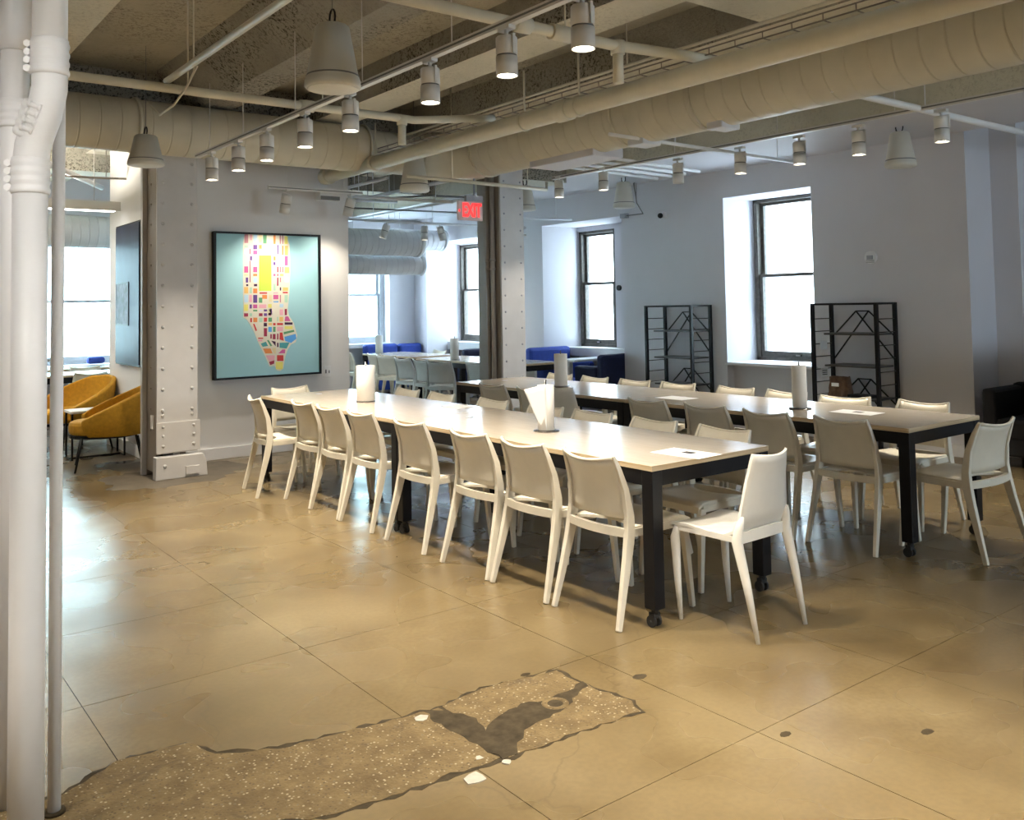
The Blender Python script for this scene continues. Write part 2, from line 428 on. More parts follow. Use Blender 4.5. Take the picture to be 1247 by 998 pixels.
# walls on the window side (x = 8.5), pierced by deep window bays
def wallset(name, boxes, mat=WALL):
    bm = B()
    for b_ in boxes: box(bm, *b_)
    return obj(name, bm, mat, kind='structure')
CZ = 3.62
wallset('wall_right', [
    (8.5, 9.6, 4.05, 5.72, 0, CZ), (8.5, 9.6, 6.92, 8.64, 0, CZ), (8.5, 9.6, 10.33, 11.9, 0, CZ), (8.5, 9.6, 13.6, 14.75, 0, CZ),
    (8.5, 9.6, 5.72, 6.92, 2.73, CZ), (8.5, 9.6, 8.64, 10.33, 2.67, CZ), (8.5, 9.6, 11.9, 13.6, 2.62, CZ),
    (8.62, 9.6, 5.72, 6.92, 0, 0.755),
    (9.2, 9.6, 8.64, 9.51, 0, 2.67), (9.2, 9.6, 9.51, 10.33, 0, 0.84), (9.2, 9.6, 9.51, 10.33, 2.60, 2.67),
    (9.18, 9.6, 11.9, 13.6, 0, 0.86),
    (9.0, 9.6, 3.80, 4.05, 0, CZ), (9.4, 9.6, -3.6, 3.8, 0, CZ)])
wallset('wall_back', [(2.6, 4.64, 9.05, 11.0, 0, CZ)], ARTWALL)
wallset('wall_far', [
    (-3.6, 1.2, 14.0, 14.5, 0, CZ), (3.9, 6.25, 14.0, 14.5, 0, CZ), (7.98, 8.5, 14.0, 14.5, 0, CZ),
    (1.2, 3.9, 14.0, 14.5, 0, 0.74), (6.25, 7.98, 14.0, 14.5, 0, .86), (1.2, 3.9, 14.0, 14.5, 2.55, CZ), (6.25, 7.98, 14.0, 14.5, 2.55, CZ)])
wallset('wall_left', [(-3.8, -3.5, -3.6, 14.5, 0, CZ)])
wallset('wall_front', [(-3.8, 5.8, -3.8, -3.5, 0, CZ), (7.4, 9.6, -3.8, -3.5, 0, CZ), (5.8, 7.4, -3.8, -3.5, 0, .8), (5.8, 7.4, -3.8, -3.5, 2.8, CZ)])
# baseboards
obj('baseboard_back', bx(2.6, 4.64, 9.02, 9.05, 0, 0.115), TRIM, kind='structure', bevel=0.004)
bm = B(); box(bm, 2.575, 2.6, 9.02, 11.0, 0, 0.115)
obj('baseboard_left', bm, TRIM, kind='structure')
bm = B()
for a, c in ((4.05, 5.72), (6.92, 8.64), (10.33, 11.9)): box(bm, 8.475, 8.5, a, c, 0, 0.115)
obj('baseboard_right', bm, TRIM, kind='structure')
# sills
obj('trim_1', bx(8.47, 8.98, 5.70, 6.94, 0.745, 0.78), TRIM, kind='structure', bevel=0.004)
obj('trim_2', bx(8.93, 9.2, 8.64, 10.33, 0.72, 0.85), TRIM, kind='structure', bevel=0.006)
obj('trim_3', bx(8.93, 9.18, 11.9, 13.6, 0.72, 0.86), TRIM, kind='structure', bevel=0.006)
obj('trim_4', bx(6.25, 7.98, 13.9, 14.2, 0.80, 0.87), TRIM, kind='structure')
obj('trim_5', bx(1.2, 3.9, 13.9, 14.2, 0.70, 0.75), TRIM, kind='structure')

# double-hung windows, each built where it stands in its bay
def window(n, axis, pos, a0, a1, z0, z1, zm, fm=WINFRAME, lab=None):
    """axis 'x': plane x=pos spanning y a0..a1 ; axis 'y': plane y=pos spanning x"""
    def bxx(bm, u0, u1, w0, w1, d0, d1):
        if axis == 'x': box(bm, pos + d0, pos + d1, u0, u1, w0, w1)
        else: box(bm, u0, u1, pos + d0, pos + d1, w0, w1)
    bm = B(); t = 0.055
    bxx(bm, a0, a0 + t, z0, z1, 0, .14); bxx(bm, a1 - t, a1, z0, z1, 0, .14)
    bxx(bm, a0, a1, z1 - .04, z1, 0, .14); bxx(bm, a0, a1, z0, z0 + .04, 0, .14)
    w = obj('window_%d' % n, bm, fm, kind='structure')
    for nm, q0, q1, d in (('lower_sash', z0 + .04, zm + .02, .02), ('upper_sash', zm - .02, z1 - .04, .07)):
        bm = B(); s = 0.045
        A0, A1 = a0 + t, a1 - t
        bxx(bm, A0, A0 + s, q0, q1, d, d + .045); bxx(bm, A1 - s, A1, q0, q1, d, d + .045)
        bxx(bm, A0 + s, A1 - s, q0, q0 + (.07 if nm == 'lower_sash' else .035), d, d + .045); bxx(bm, A0 + s, A1 - s, q1 - .035, q1, d, d + .045)
        sh = obj(nm, bm, fm, w)
        bm = B(); bxx(bm, A0 + s, A1 - s, q0 + .03, q1 - .03, d + .018, d + .024)
        obj('pane', bm, GLASS, sh)
    bm = B(); mm = (a0 + a1) / 2
    bxx(bm, mm - .03, mm + .03, z0 + .06, z0 + .08, -.015, .02)
    obj('sash_lift', bm, CHROME, w)
    return w
window(1, 'x', 9.04, 5.72, 6.90, 0.78, 2.73, 1.80)
window(2, 'x', 9.22, 9.51, 10.31, 0.85, 2.60, 1.80)
window(3, 'x', 9.20, 12.2, 13.56, 0.87, 2.60, 1.78)
LIGHTFRAME = simple('pale_window_frame', (0.45, 0.48, 0.52), 0.5)
window(4, 'y', 14.2, 6.3, 7.95, 0.87, 2.54, 1.72, LIGHTFRAME)
window(5, 'y', 14.2, 1.25, 3.85, 0.75, 2.54, 1.66, LIGHTFRAME)

window(6, 'y', -3.7, 5.8, 7.4, 0.8, 2.8, 1.8, LIGHTFRAME)
# ceiling slab with its beams
ceiling = obj('ceiling', bx(-3.8, 9.6, -3.8, 14.75, CZ, CZ + .2), CEIL, kind='structure')
def beam(x0, x1, y0, y1, z0, nm='ceiling_beam', m=None, ch=0.0):
    bm = B()
    box(bm, x0, x1, y0, y1, z0 + 0.001, CZ, 1)
    box(bm, x0, x1, y0, y1, z0, z0 + 0.001, 0)
    return obj(nm, bm, m or [BEAMM, BEAMSIDE], ceiling)
beam(0.62, 1.35, -3.5, 8.2, 3.32)
# splayed beam over the light track
bm = B()
prof = [(2.30, CZ), (2.58, 3.40), (2.66, 3.32), (2.93, 3.32), (2.93, CZ)]
prism(bm, prof, 11.7, (0, -3.5, 0), 'y')
for f in bm.faces:
    f.normal_update()
    f.material_index = 0 if f.normal.z < -0.35 and abs(f.normal.x) < 0.75 and f.calc_center_median().z < 3.33 else 1
obj('ceiling_beam', bm, [BEAMM, BEAMSIDE], ceiling)
beam(3.75, 4.12, -3.5, 8.2, 3.32)
beam(4.95, 5.3, -3.5, 8.2, 3.32)
beam(6.15, 6.5, -3.5, 8.2, 3.32)
beam(-1.2, -0.7, -3.5, 8.2, 3.32)
bb = beam(1.35, 7.2, 2.95, 3.62, 3.335, 'cross_beam')
beam(1.35, 7.2, -1.3, -0.6, 3.335, 'cross_beam')
beam(7.2, 8.5, -3.5, 14.0, 3.06, 'wall_beam', [WALL, BEAMM])
beam(0.5, 7.2, 8.26, 8.70, 2.98, 'girder')
beam(0.5, 7.2, 11.3, 11.7, 3.15, 'girder')
for x0 in (1.2, 2.4, 3.6, 4.8, 6.0): beam(x0, x0 + .3, 8.65, 14.0, 3.36)

# ---------------------------------------------------------------- outside
fac = thing('building', 'pale stone office building across the street, seen through the right-hand windows', 'building', (21, 8, -12))
bm = B(); box(bm, 21, 22, -14, 34, -12, 18); obj('wall', bm, BRICKGREY, fac)
bm = B()
for z in [-9 + 3.4 * k for k in range(8)]: box(bm, 20.85, 21.0, -14, 34, z, z + .25)
obj('ledge', bm, BRICKGREY, fac)
for k in range(9):
    for z in (-1.0, 2.4, 5.8):
        y = -6 + 3.6 * k
        fr = obj('window_frame', bx(20.93, 20.99, y, y + 1.3, z, z + 2.0), TRIM, fac)
        obj('pane', bx(20.915, 20.93, y + .1, y + 1.2, z + .1, z + 1.9), GLASSDK, fr)
f2 = thing('building', 'pale green glass building beyond the far windows', 'building', (4, 27, -12))
bm = B(); box(bm, -12, 18, 27, 28, -12, 20); obj('wall', bm, simple('green_white_facade', (0.62, 0.80, 0.78), 0.7, var=0.05, scale=1), f2)
bm = B()
for z in [-6 + .55 * k for k in range(40)]: box(bm, -12, 18, 26.93, 27.0, z, z + .10)
o = obj('spandrel_line', bm, BRICKGREY, f2); o['kind'] = 'stuff'

# ---------------------------------------------------------------- riveted columns
def rivets(bm, x, y, zs, axis, r=.016):
    for z in zs:
        c = Vector((x, y, z)); n = Vector((0, -1, 0)) if axis == 'y' else Vector((-1, 0, 0))
        s = Vector((1, 0, 0)) if axis == 'y' else Vector((0, 1, 0)); u = Vector((0, 0, 1))
        rings = []
        for rr, h in ((1, 0), (.75, .55), (.35, .8)):
            rings.append([bm.verts.new(c + n * r * h + (s * math.cos(a * math.pi / 4) + u * math.sin(a * math.pi / 4)) * r * rr) for a in range(8)])
        for i in range(2):
            for k in range(8):
                f = bm.faces.new((rings[i][k], rings[i][(k + 1) % 8], rings[i + 1][(k + 1) % 8], rings[i + 1][k])); f.smooth = True
        bm.faces.new(rings[2])
c1 = thing('steel_column', 'grey riveted steel column beside the framed city map, standing on a cracked foot', 'column', (2.55, 8.5, 0))
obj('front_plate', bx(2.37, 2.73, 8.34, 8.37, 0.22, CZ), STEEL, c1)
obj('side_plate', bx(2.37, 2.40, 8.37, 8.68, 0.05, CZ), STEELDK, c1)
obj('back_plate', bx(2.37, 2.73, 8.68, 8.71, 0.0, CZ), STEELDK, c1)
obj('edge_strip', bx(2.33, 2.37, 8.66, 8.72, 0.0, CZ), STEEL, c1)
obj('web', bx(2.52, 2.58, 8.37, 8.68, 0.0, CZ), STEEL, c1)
zs = [0.42 + .187 * k for k in range(15)]
for x in (2.42, 2.68):
    bm = B(); rivets(bm, x, 8.34, zs + [0.30, .56], 'y'); o = obj('rivet_row', bm, STEEL, c1); o['kind'] = 'stuff'
bm = B(); rivets(bm, 2.37, 8.52, zs, 'x', .012); o = obj('rivet_row', bm, STEELDK, c1); o['kind'] = 'stuff'
obj('splice_plate', bx(2.36, 2.75, 8.322, 8.34, 0.23, 0.50), STEEL, c1, bevel=.003)
bm = B(); rivets(bm, 2.42, 8.322, [.29, .38, .46], 'y', .014); rivets(bm, 2.69, 8.322, [.29, .38, .46], 'y', .014)
o = obj('rivet_row', bm, STEEL, c1); o['kind'] = 'stuff'
bm = B(); prism(bm, [(2.34, 0.0), (2.80, 0.0), (2.79, .14), (2.76, .20), (2.345, .20)], .10, (0, 8.27, 0), 'y')
obj('base_plate', bm, STEEL, c1, bevel=.006)
bm = B(); rivets(bm, 2.42, 8.27, [.12], 'y', .016); box(bm, 2.60, 2.72, 8.25, 8.27, .03, .10)
obj('anchor_bolt', bm, STEEL, c1)
o = obj('wall_outlet', bx(2.355, 2.369, 8.42, 8.49, 0.44, 0.56), TRIM); tag(o, 'small white outlet plate low on the side of the riveted column', 'outlet')

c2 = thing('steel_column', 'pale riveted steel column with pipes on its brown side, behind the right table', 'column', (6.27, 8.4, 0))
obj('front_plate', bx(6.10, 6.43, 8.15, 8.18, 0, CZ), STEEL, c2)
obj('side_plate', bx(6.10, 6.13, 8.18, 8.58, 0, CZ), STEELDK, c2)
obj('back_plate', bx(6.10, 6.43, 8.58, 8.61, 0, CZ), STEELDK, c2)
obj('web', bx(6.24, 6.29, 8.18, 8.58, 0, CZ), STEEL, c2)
for x in (6.15, 6.385):
    bm = B(); rivets(bm, x, 8.15, [.30 + .187 * k for k in range(17)], 'y', .013); o = obj('rivet_row', bm, GREYBOX, c2); o['kind'] = 'stuff'
for k, y in enumerate((8.27, 8.36)):
    bm = B(); tube(bm, [(6.065, y, 0), (6.065, y, 3.3)], .028, 10)
    for z in (.6, 1.9, 2.0): tube(bm, [(6.065, y, z), (6.065, y, z + .03)], .034, 10)
    tag(obj('riser_pipe', bm, simple('taupe_pipe_paint', (0.36, 0.32, .29), .5)), ('taupe riser pipe on the column side, the one nearer the corner rivets', 'taupe riser pipe on the column side, the one farther from the rivets')[k], 'pipe')

# ---------------------------------------------------------------- foreground pipes at the left edge
def clamp(bm, c, axis, r, h, n=4):
    """shielded coupling: sleeve with raised bands"""
    a = Vector(axis).normalized(); c = Vector(c)
    pts = []; rs = []
    m = n * 4
    for k in range(m + 1):
        t = k / m; pts.append(c + a * (t - .5) * h)
        rs.append(r * (1.13 if (k % 4) in (1, 2) else 1.07))
    tube(bm, pts, rs, 28)
def bolts(bm, c, axis, side, r, h, n=4):
    a = Vector(axis).normalized(); c = Vector(c); s = Vector(side).normalized(); t = a.cross(s)
    for k in range(n):
        p = c + a * ((k + .5) / n - .5) * h + s * r * 1.2
        tube(bm, [p - t * .016, p + t * .016], .0075, 8)
        tube(bm, [p - t * .020 - s * .002, p - t * .012 - s * .002], .011, 6)
        tube(bm, [p + t * .010, p + t * .018], .011, 6)
px0, py0, pr = 0.472, 2.922, .047
rgt = Vector((.794, -.608, 0)); fw = Vector((.608, .793, 0))
dp = thing('drain_pipe', 'thick white offset drain pipe with banded couplings in the left foreground', 'pipe', (px0, py0, 0))
top = Vector((px0, py0, 0)) + rgt * .070 - fw * .03
path = [(px0, py0, 0), (px0, py0, 1.86), (px0, py0, 1.93)]
lower = [Vector((px0, py0, z)) for z in (0, .6, 1.2, 1.86)]
el1 = [Vector((px0, py0, 1.86)), Vector((px0, py0, 1.94)), Vector((px0, py0, 1.98)).lerp(Vector((top.x, top.y, 2.04)), .12), Vector((px0, py0, 2.0)).lerp(Vector((top.x, top.y, 2.07)), .35)]
el2 = [Vector((px0, py0, 2.0)).lerp(Vector((top.x, top.y, 2.07)), .35), Vector((px0, py0, 2.04)).lerp(Vector((top.x, top.y, 2.10)), .65), Vector((top.x, top.y, 2.15)), Vector((top.x, top.y, 2.22))]
el2[1] = Vector((px0, py0, 2.06)).lerp(Vector((top.x, top.y, 2.08)), .7)
up_ = [Vector((top.x, top.y, z)) for z in (2.20, 2.6, 3.0, CZ)]
bm = B(); tube(bm, lower, pr, 32); obj('lower_pipe', bm, PIPE, dp)
bm = B(); tube(bm, el1 + el2[1:], pr * 1.02, 32); obj('offset_bend', bm, PIPE, dp)
bm = B(); tube(bm, up_, pr, 32); obj('upper_pipe', bm, PIPE, dp)
tilt = (el2[1] - el1[2]).normalized()
side_l = -rgt
for (c, ax, sd) in ((Vector((px0, py0, 1.90)), (0, 0, 1), side_l * .9 - fw * .3), ((el1[3] + el2[0]) / 2 + Vector((0, 0, .035)), tilt, rgt * .2 - fw), (Vector((top.x, top.y, 2.24)), (0, 0, 1), side_l - fw * .3)):
    bm = B(); clamp(bm, c, ax, pr, .105); cl = obj('coupling', bm, PIPE, dp)
    bm = B(); bolts(bm, c, ax, sd, pr, .095); obj('clamp_bolt', bm, PIPE, cl)
tp = thing('riser_pipe', 'thin white riser pipe in front of the yellow armchairs, nearest the camera', 'pipe', (0.568, 3.045, 0))
bm = B(); tube(bm, [(0.568, 3.045, 0), (0.568, 3.045, 1.2), (0.575, 3.05, CZ)], .0185, 20); obj('pipe_run', bm, PIPE, tp)
bm = B(); lathe(bm, [(.0, 0), (.032, 0), (.030, .008), (.0, .010)], (0.568, 3.045, 0.002), 16); obj('floor_collar', bm, MORTAR, tp)
p2 = thing('vent_pipe', 'white vent pipe behind the thick offset drain pipe', 'pipe', (0.50, 3.17, 0))
bm = B(); tube(bm, [(0.470, 3.19, 0), (0.470, 3.19, CZ)], .042, 24); obj('pipe_run', bm, PIPE, p2)
bm = B(); tube(bm, [(0.470, 3.19, 2.33), (0.470, 3.19, 2.37), (0.470, 3.19, 2.38), (0.470, 3.19, 2.8)], [.05, .062, .068, .068], 24); obj('hub', bm, PIPE, p2)
bm = B(); clamp(bm, (0.470, 3.19, 2.13), (0, 0, 1), .044, .09); cl = obj('coupling', bm, PIPE, p2)
bm = B(); bolts(bm, (0.470, 3.19, 2.13), (0, 0, 1), side_l - fw * .4, .044, .09); obj('clamp_bolt', bm, PIPE, cl)
ls = thing('corner_column', 'white boxed column with stepped base at the extreme left edge', 'column', (0.26, 3.3, 0))
bm = B(); box(bm, 0.02, 0.415, 3.2, 3.55, 0.28, CZ); obj('shaft', bm, WALL, ls)
obj('base_block', bx(0.0, 0.43, 3.185, 3.57, 0.0, 0.28), WALL, ls, bevel=.006)
obj('base_cap', bx(0.0, 0.437, 3.178, 3.57, 0.28, 0.31), WALL, ls, bevel=.006)

# ---------------------------------------------------------------- ducts
def ribbed(bm, pts, r, pitch, seg=36, rib=0.006):
    """spiral-seam duct: a tube whose skin rises at every seam"""
    P = [Vector(p) for p in pts]; L = [0]
    for a, b in zip(P, P[1:]): L.append(L[-1] + (b - a).length)
    def at(s):
        for i in range(len(P) - 1):
            if s <= L[i + 1] or i == len(P) - 2:
                return P[i].lerp(P[i + 1], (s - L[i]) / (L[i + 1] - L[i]))
    out = []; rs = []; s = 0.0
    while s < L[-1]:
        for ds, rr in ((0, 0), (.003, 0), (pitch - .017, 0), (pitch - .014, 0), (pitch - .011, -rib), (pitch - .003, -rib)):
            if s + ds < L[-1]: out.append(at(s + ds)); rs.append(r + rr)
        s += pitch
    out.append(P[-1]); rs.append(r)
    tube(bm, out, rs, seg)
DR = .25
main = thing('air_duct', 'huge cream spiral air duct turning above the tables and running to the right', 'duct', (5.44, 8.0, 3.085))
bend = [(5.44 - .55 + .55 * math.sin(a), 8.0 - .55 + .55 * math.cos(a), 3.085) for a in [R(d) for d in range(0, 91, 10)]]
bm = B(); tube(bm, bend, DR, 36); obj('elbow', bm, DUCTM, main)
segs = [7.46, 5.39, 4.53, -3.4]
for a, b_ in zip(segs, segs[1:]):
    bm = B(); ribbed(bm, [(5.44, a, 3.085), (5.44, b_, 3.085)], DR, .165); obj('duct_section', bm, DUCTM, main)
for y in (7.46, 5.39, 4.53):
    bm = B(); tube(bm, [(5.44, y - .012, 3.085), (5.44, y + .012, 3.085)], DR + .012, 36); obj('collar', bm, DUCTM, main)
segs = [4.55, 3.9]
bm = B(); ribbed(bm, [(4.89, 8.0, 3.085), (4.26, 8.0, 3.085)], .205, .155); obj('duct_section', bm, DUCTM, main)
for a, b_ in ((4.25, 2.08), (2.08, -3.4)):
    bm = B(); ribbed(bm, [(a, 8.0, 3.085), (b_, 8.0, 3.085)], .228, .16); obj('duct_section', bm, DUCTM, main)
for x, rr in ((4.25, .248), (2.08, .245)):
    bm = B(); tube(bm, [(x - .014, 8.0, 3.085), (x + .014, 8.0, 3.085)], rr, 36); obj('collar', bm, DUCTM, main)
for y0, y1, z0 in ((5.75, 6.65, 2.80), (5.15, 5.33, 2.81), (4.33, 4.48, 2.81)):
    obj('diffuser_box' if y1 - y0 > .6 else 'take_off', bx(5.33, 5.70 if y1 - y0 > .6 else 5.55, y0, y1, z0, 3.0), GREYDUCT if y1 - y0 < .6 else WALL, main, bevel=.01)
def flexduct(label, pts, r, pitch=.10):
    t = thing('air_duct', label, 'duct', pts[0])
    for q in (.15, .8):
        h_ = Vector(pts[-2]).lerp(Vector(pts[-1]), q) if len(pts) > 2 else Vector(pts[0])
        obj('duct_strap', tb([(h_.x, h_.y, h_.z + r), (h_.x, h_.y, 3.62)], .006, 6), GREYDUCT, t)
    bm = B(); ribbed(bm, pts, r, pitch, 24, .008); obj('duct_section', bm, GREYDUCT, t)
    p, q = Vector(pts[0]), Vector(pts[-1]); d = (p - Vector(pts[1])).normalized()
    bm = B(); tube(bm, [p - d * .04, p + d * .02], r + .015, 24); obj('collar', bm, GREYDUCT, t)
    return t
flexduct('upper of two stacked grey ducts beyond the EXIT sign', [(7.35, 12.0, 2.48), (7.15, 12.0, 2.48), (1.0, 12.0, 2.50)], .20)
flexduct('lower of two stacked grey ducts beyond the EXIT sign', [(7.55, 12.25, 2.15), (7.35, 12.25, 2.15), (4.9, 12.25, 2.15)], .15)
flexduct('pale grey duct behind the brown side of the far column, over the windows', [(8.4, 12.9, 2.62), (8.2, 12.9, 2.62), (7.4, 12.9, 2.62)], .17)

# ---------------------------------------------------------------- pipes under the ceiling
def pipe_thing(label, runs, r, mat=CREAMPIPE, extra=None, name='sprinkler_pipe', seg=14):
    t = thing(name, label, 'pipe', runs[0][0])
    for rn in runs:
        bm = B(); tube(bm, rn, r, seg); obj('pipe_run', bm, mat, t)
    if extra:
        for a, b_, rr in extra:
            bm = B(); tube(bm, [a, b_], rr, seg); obj('fitting', bm, mat, t)
    a_, b2 = Vector(runs[0][0]), Vector(runs[0][1])
    if r < .06:
        for q in (.3, .85):
            h_ = a_.lerp(b2, q)
            zt_ = 3.62 if h_.x < 7.2 else 3.06
            obj('pipe_hanger', tb([(h_.x, h_.y, h_.z), (h_.x, h_.y, zt_)], .005, 6), mat, t)
    return t
mp = pipe_thing('thick cream main pipe running in front of the big air duct', [[(4.25, 8.72, 2.905), (4.25, -3.4, 2.905)]], .068,
    extra=[((4.25, 8.70, 2.905), (4.25, 8.82, 2.905), .085), ((4.25, 7.75, 2.905), (4.25, 7.68, 2.905), .080), ((4.25, 4.95, 2.905), (4.25, 4.82, 2.905), .080)], seg=20)
bm = B(); tube(bm, [(4.25, 8.8, 2.88), (4.25, 8.8, 2.99), (4.1, 8.8, 3.15)], .05, 12); obj('elbow', bm, CREAMPIPE, mp)
for y in (4.72, 5.35, 7.7):
    bm = B(); tube(bm, [(4.25, y, 2.98), (4.25, y, 3.3)], .008, 6); tube(bm, [(4.25, y - .012, 2.905), (4.25, y + .012, 2.905)], .076, 16); obj('pipe_hanger', bm, CREAMPIPE, mp)
pipe_thing('long thin cream cross pipe above the left light track, passing the small riser stub', [[(-1.5, 5.82, 2.92), (3.55, 5.82, 2.92), (4.3, 5.82, 3.02)], [(3.44, 5.82, 2.92), (3.44, 5.82, 2.72)]], .030,
    extra=[((2.62, 5.82, 2.92), (2.72, 5.82, 2.92), .042), ((3.44, 5.82, 2.87), (3.44, 5.82, 2.94), .04)])
pipe_thing('cream cross pipe with riser stub by the two nearest track lamps', [[(1.2, 3.72, 3.0), (3.62, 3.72, 3.0), (4.35, 3.66, 3.02), (4.6, 3.66, 3.02)], [(3.66, 3.72, 3.0), (3.66, 3.72, 2.78)]], .032,
    extra=[((2.9, 3.72, 3.0), (3.0, 3.72, 3.0), .045), ((3.15, 3.72, 3.0), (3.3, 3.72, 3.0), .045), ((3.66, 3.72, 2.95), (3.66, 3.72, 3.03), .042)])
pipe_thing('thin cream pipe running lengthwise, nearest the left ceiling girder', [[(1.72, 5.85, 2.97), (1.72, -3.4, 2.97)]], .022)
pipe_thing('thin pale conduit running lengthwise just above the thick main pipe', [[(4.60, 8.0, 3.22), (4.60, -3.4, 3.22)]], .012, name='conduit')
pipe_thing('white cross pipe from behind the big duct to the right edge', [[(5.3, 3.38, 2.90), (9.35, 3.38, 2.90)]], .026, PIPE)
pipe_thing('thin white conduit along the underside edge of the wall beam', [[(7.1, 13.5, 3.04), (7.1, -3.4, 3.04)]], .014, PIPE, name='conduit')
pipe_thing('thin white cross pipe under the diffuser box of the big duct', [[(5.0, 5.2, 2.86), (7.6, 5.2, 2.84)]], .016, PIPE)
pipe_thing('thin white pipe crossing in front of the trapezoid speaker near the EXIT sign', [[(4.3, 7.2, 2.72), (6.0, 7.2, 2.70), (6.0, 7.2, 2.78)]], .018, CREAMPIPE)
pipe_thing('thin grey pipe ending at the EXIT sign', [[(4.7, 9.4, 2.80), (5.75, 8.6, 2.70)]], .02, GREYDUCT)
pipe_thing('thin grey cross pipe in front of the far stacked ducts', [[(4.7, 10.6, 2.66), (8.4, 10.6, 2.66)]], .014, GREYDUCT, name='conduit')
pipe_thing('slim grey diagonal pipe beside the far trapezoid speaker', [[(4.6, 9.2, 2.72), (6.4, 11.0, 2.98)]], .018, GREYDUCT)
pipe_thing('slim grey cross pipe behind the far riveted column', [[(6.5, 9.6, 2.66), (8.45, 9.6, 2.70)]], .012, GREYDUCT, name='conduit')
pipe_thing('white diagonal pipe in the lit bay behind the left riveted column', [[(1.6, 9.4, 2.95), (2.6, 11.4, 2.98)]], .03, PIPE)
pipe_thing('slim dark conduit across the lit ceiling bay at the left', [[(1.2, 10.2, 2.90), (2.6, 10.3, 2.95)]], .012, STEELDK, name='conduit')
pipe_thing('slim grey lengthwise pipe high in the far bay, nearest the map wall', [[(5.0, 14, 2.95), (5.0, 8.8, 2.95)]], .02, GREYDUCT, name='conduit')
pipe_thing('slim grey lengthwise pipe high in the far bay, above the EXIT sign', [[(5.9, 14, 3.0), (5.9, 8.8, 3.0)]], .024, GREYDUCT, name='conduit')
pipe_thing('slim dark cross cable run sagging in the far bay', [[(4.7, 9.8, 2.92), (5.4, 9.8, 2.84), (6.2, 9.8, 2.93), (7.4, 9.8, 2.95)]], .014, GREYSEAM, name='cable')['category'] = 'cable'
pipe_thing('slim dark cross conduit above the far stacked ducts', [[(4.7, 11.1, 2.86), (8.2, 11.1, 2.90)]], .012, GREYSEAM, name='conduit')
pipe_thing('pale grey lengthwise pipe behind the far riveted column', [[(6.9, 13.5, 2.95), (6.9, 8.6, 2.95)]], .02, GREYDUCT, name='conduit')
# parallel white conduits by the window beam
cg = 'parallel white conduits under the ceiling near the middle window'
for k in range(4):
    tag(obj('conduit', tb([(5.5 + .2 * k, 7.3 - .22 * k, 3.0), (8.0, 7.5 - .22 * k, 3.0)], .018, 8), PIPE), ('nearest to the middle window', 'second nearest to the window', 'third nearest to the window', 'nearest to the big duct')[k] + ' of four parallel white conduits', 'pipe', cg)
# cable tray riding on the main pipe
ct = thing('cable_tray', 'thin wire ladder tray riding above the thick main pipe', 'cable tray', (4.38, 2, 3.02))
bm = B()
for x, z in ((4.33, 3.03), (4.43, 3.03), (4.33, 3.07)): tube(bm, [(x, 8.2, z), (x, -3.0, z)], .005, 5)
obj('rail', bm, STEELDK, ct)
bm = B()
for k in range(56):
    y = 8.2 - .2 * k; tube(bm, [(4.33, y, 3.07), (4.33, y, 3.03), (4.43, y, 3.03)], .004, 4)
o = obj('rung', bm, STEELDK, ct); o['kind'] = 'stuff'
pt = pipe_thing('slack cable hanging from the thin lengthwise pipe by the left duct', [[(1.75, 5.35, 2.96), (1.75, 5.55, 2.87), (1.75, 5.8, 2.81), (1.75, 6.1, 2.80), (1.75, 6.3, 2.9)]], .007, CREAMPIPE, name='cable')
pt['category'] = 'cable'

# ---------------------------------------------------------------- light tracks and lamps
def track(label, p0, p1, drops):
    t = thing('lighting_track', label, 'light track', p0)
    p0, p1 = Vector(p0), Vector(p1); d = (p1 - p0).normalized(); s = Vector((-d.y, d.x, 0))
    bm = B(); bar(bm, [p0, p1], (.034, .036), (0, 0, 1)); obj('rail', bm, LAMPW, t)
    bm = B()
    for sd in (-1, 1): bar(bm, [p0 + s * sd * .0175, p1 + s * sd * .0175], (.010, .004), (0, 0, 1))
    obj('slot', bm, GREYSEAM, t)
    for q in drops:
        p = p0.lerp(p1, q)
        bm = B(); tube(bm, [p + Vector((0, 0, .017)), Vector((p.x, p.y, 3.6))], .0035, 5); obj('suspension_wire', bm, LAMPW, t)
    return t
track('white light track over the aisle left of the tables, nearest the camera', (2.56, 7.82, 2.84), (2.56, -3.0, 2.84), (.03, .10, .19, .28, .37, .47))
track('white light track between the big duct and the window wall', (6.43, 7.6, 2.90), (6.43, -3.0, 2.90), (.05, .17, .28, .38, .5))
track('short white light track above the framed map', (3.5, 8.55, 2.72), (4.55, 8.55, 2.72), (.2, .8))
track('short dark-seeming track in front of the far stacked ducts', (6.0, 11.2, 2.72), (7.6, 11.2, 2.72), (.3, .7))
track('short white light track at the left of the middle window bay', (7.5, 10.6, 2.55), (8.4, 10.6, 2.55), (.5, .9))
track('white light track behind the camera', (-1.0, 6.0, 2.84), (-1.0, -3.0, 2.84), (.3, .6))

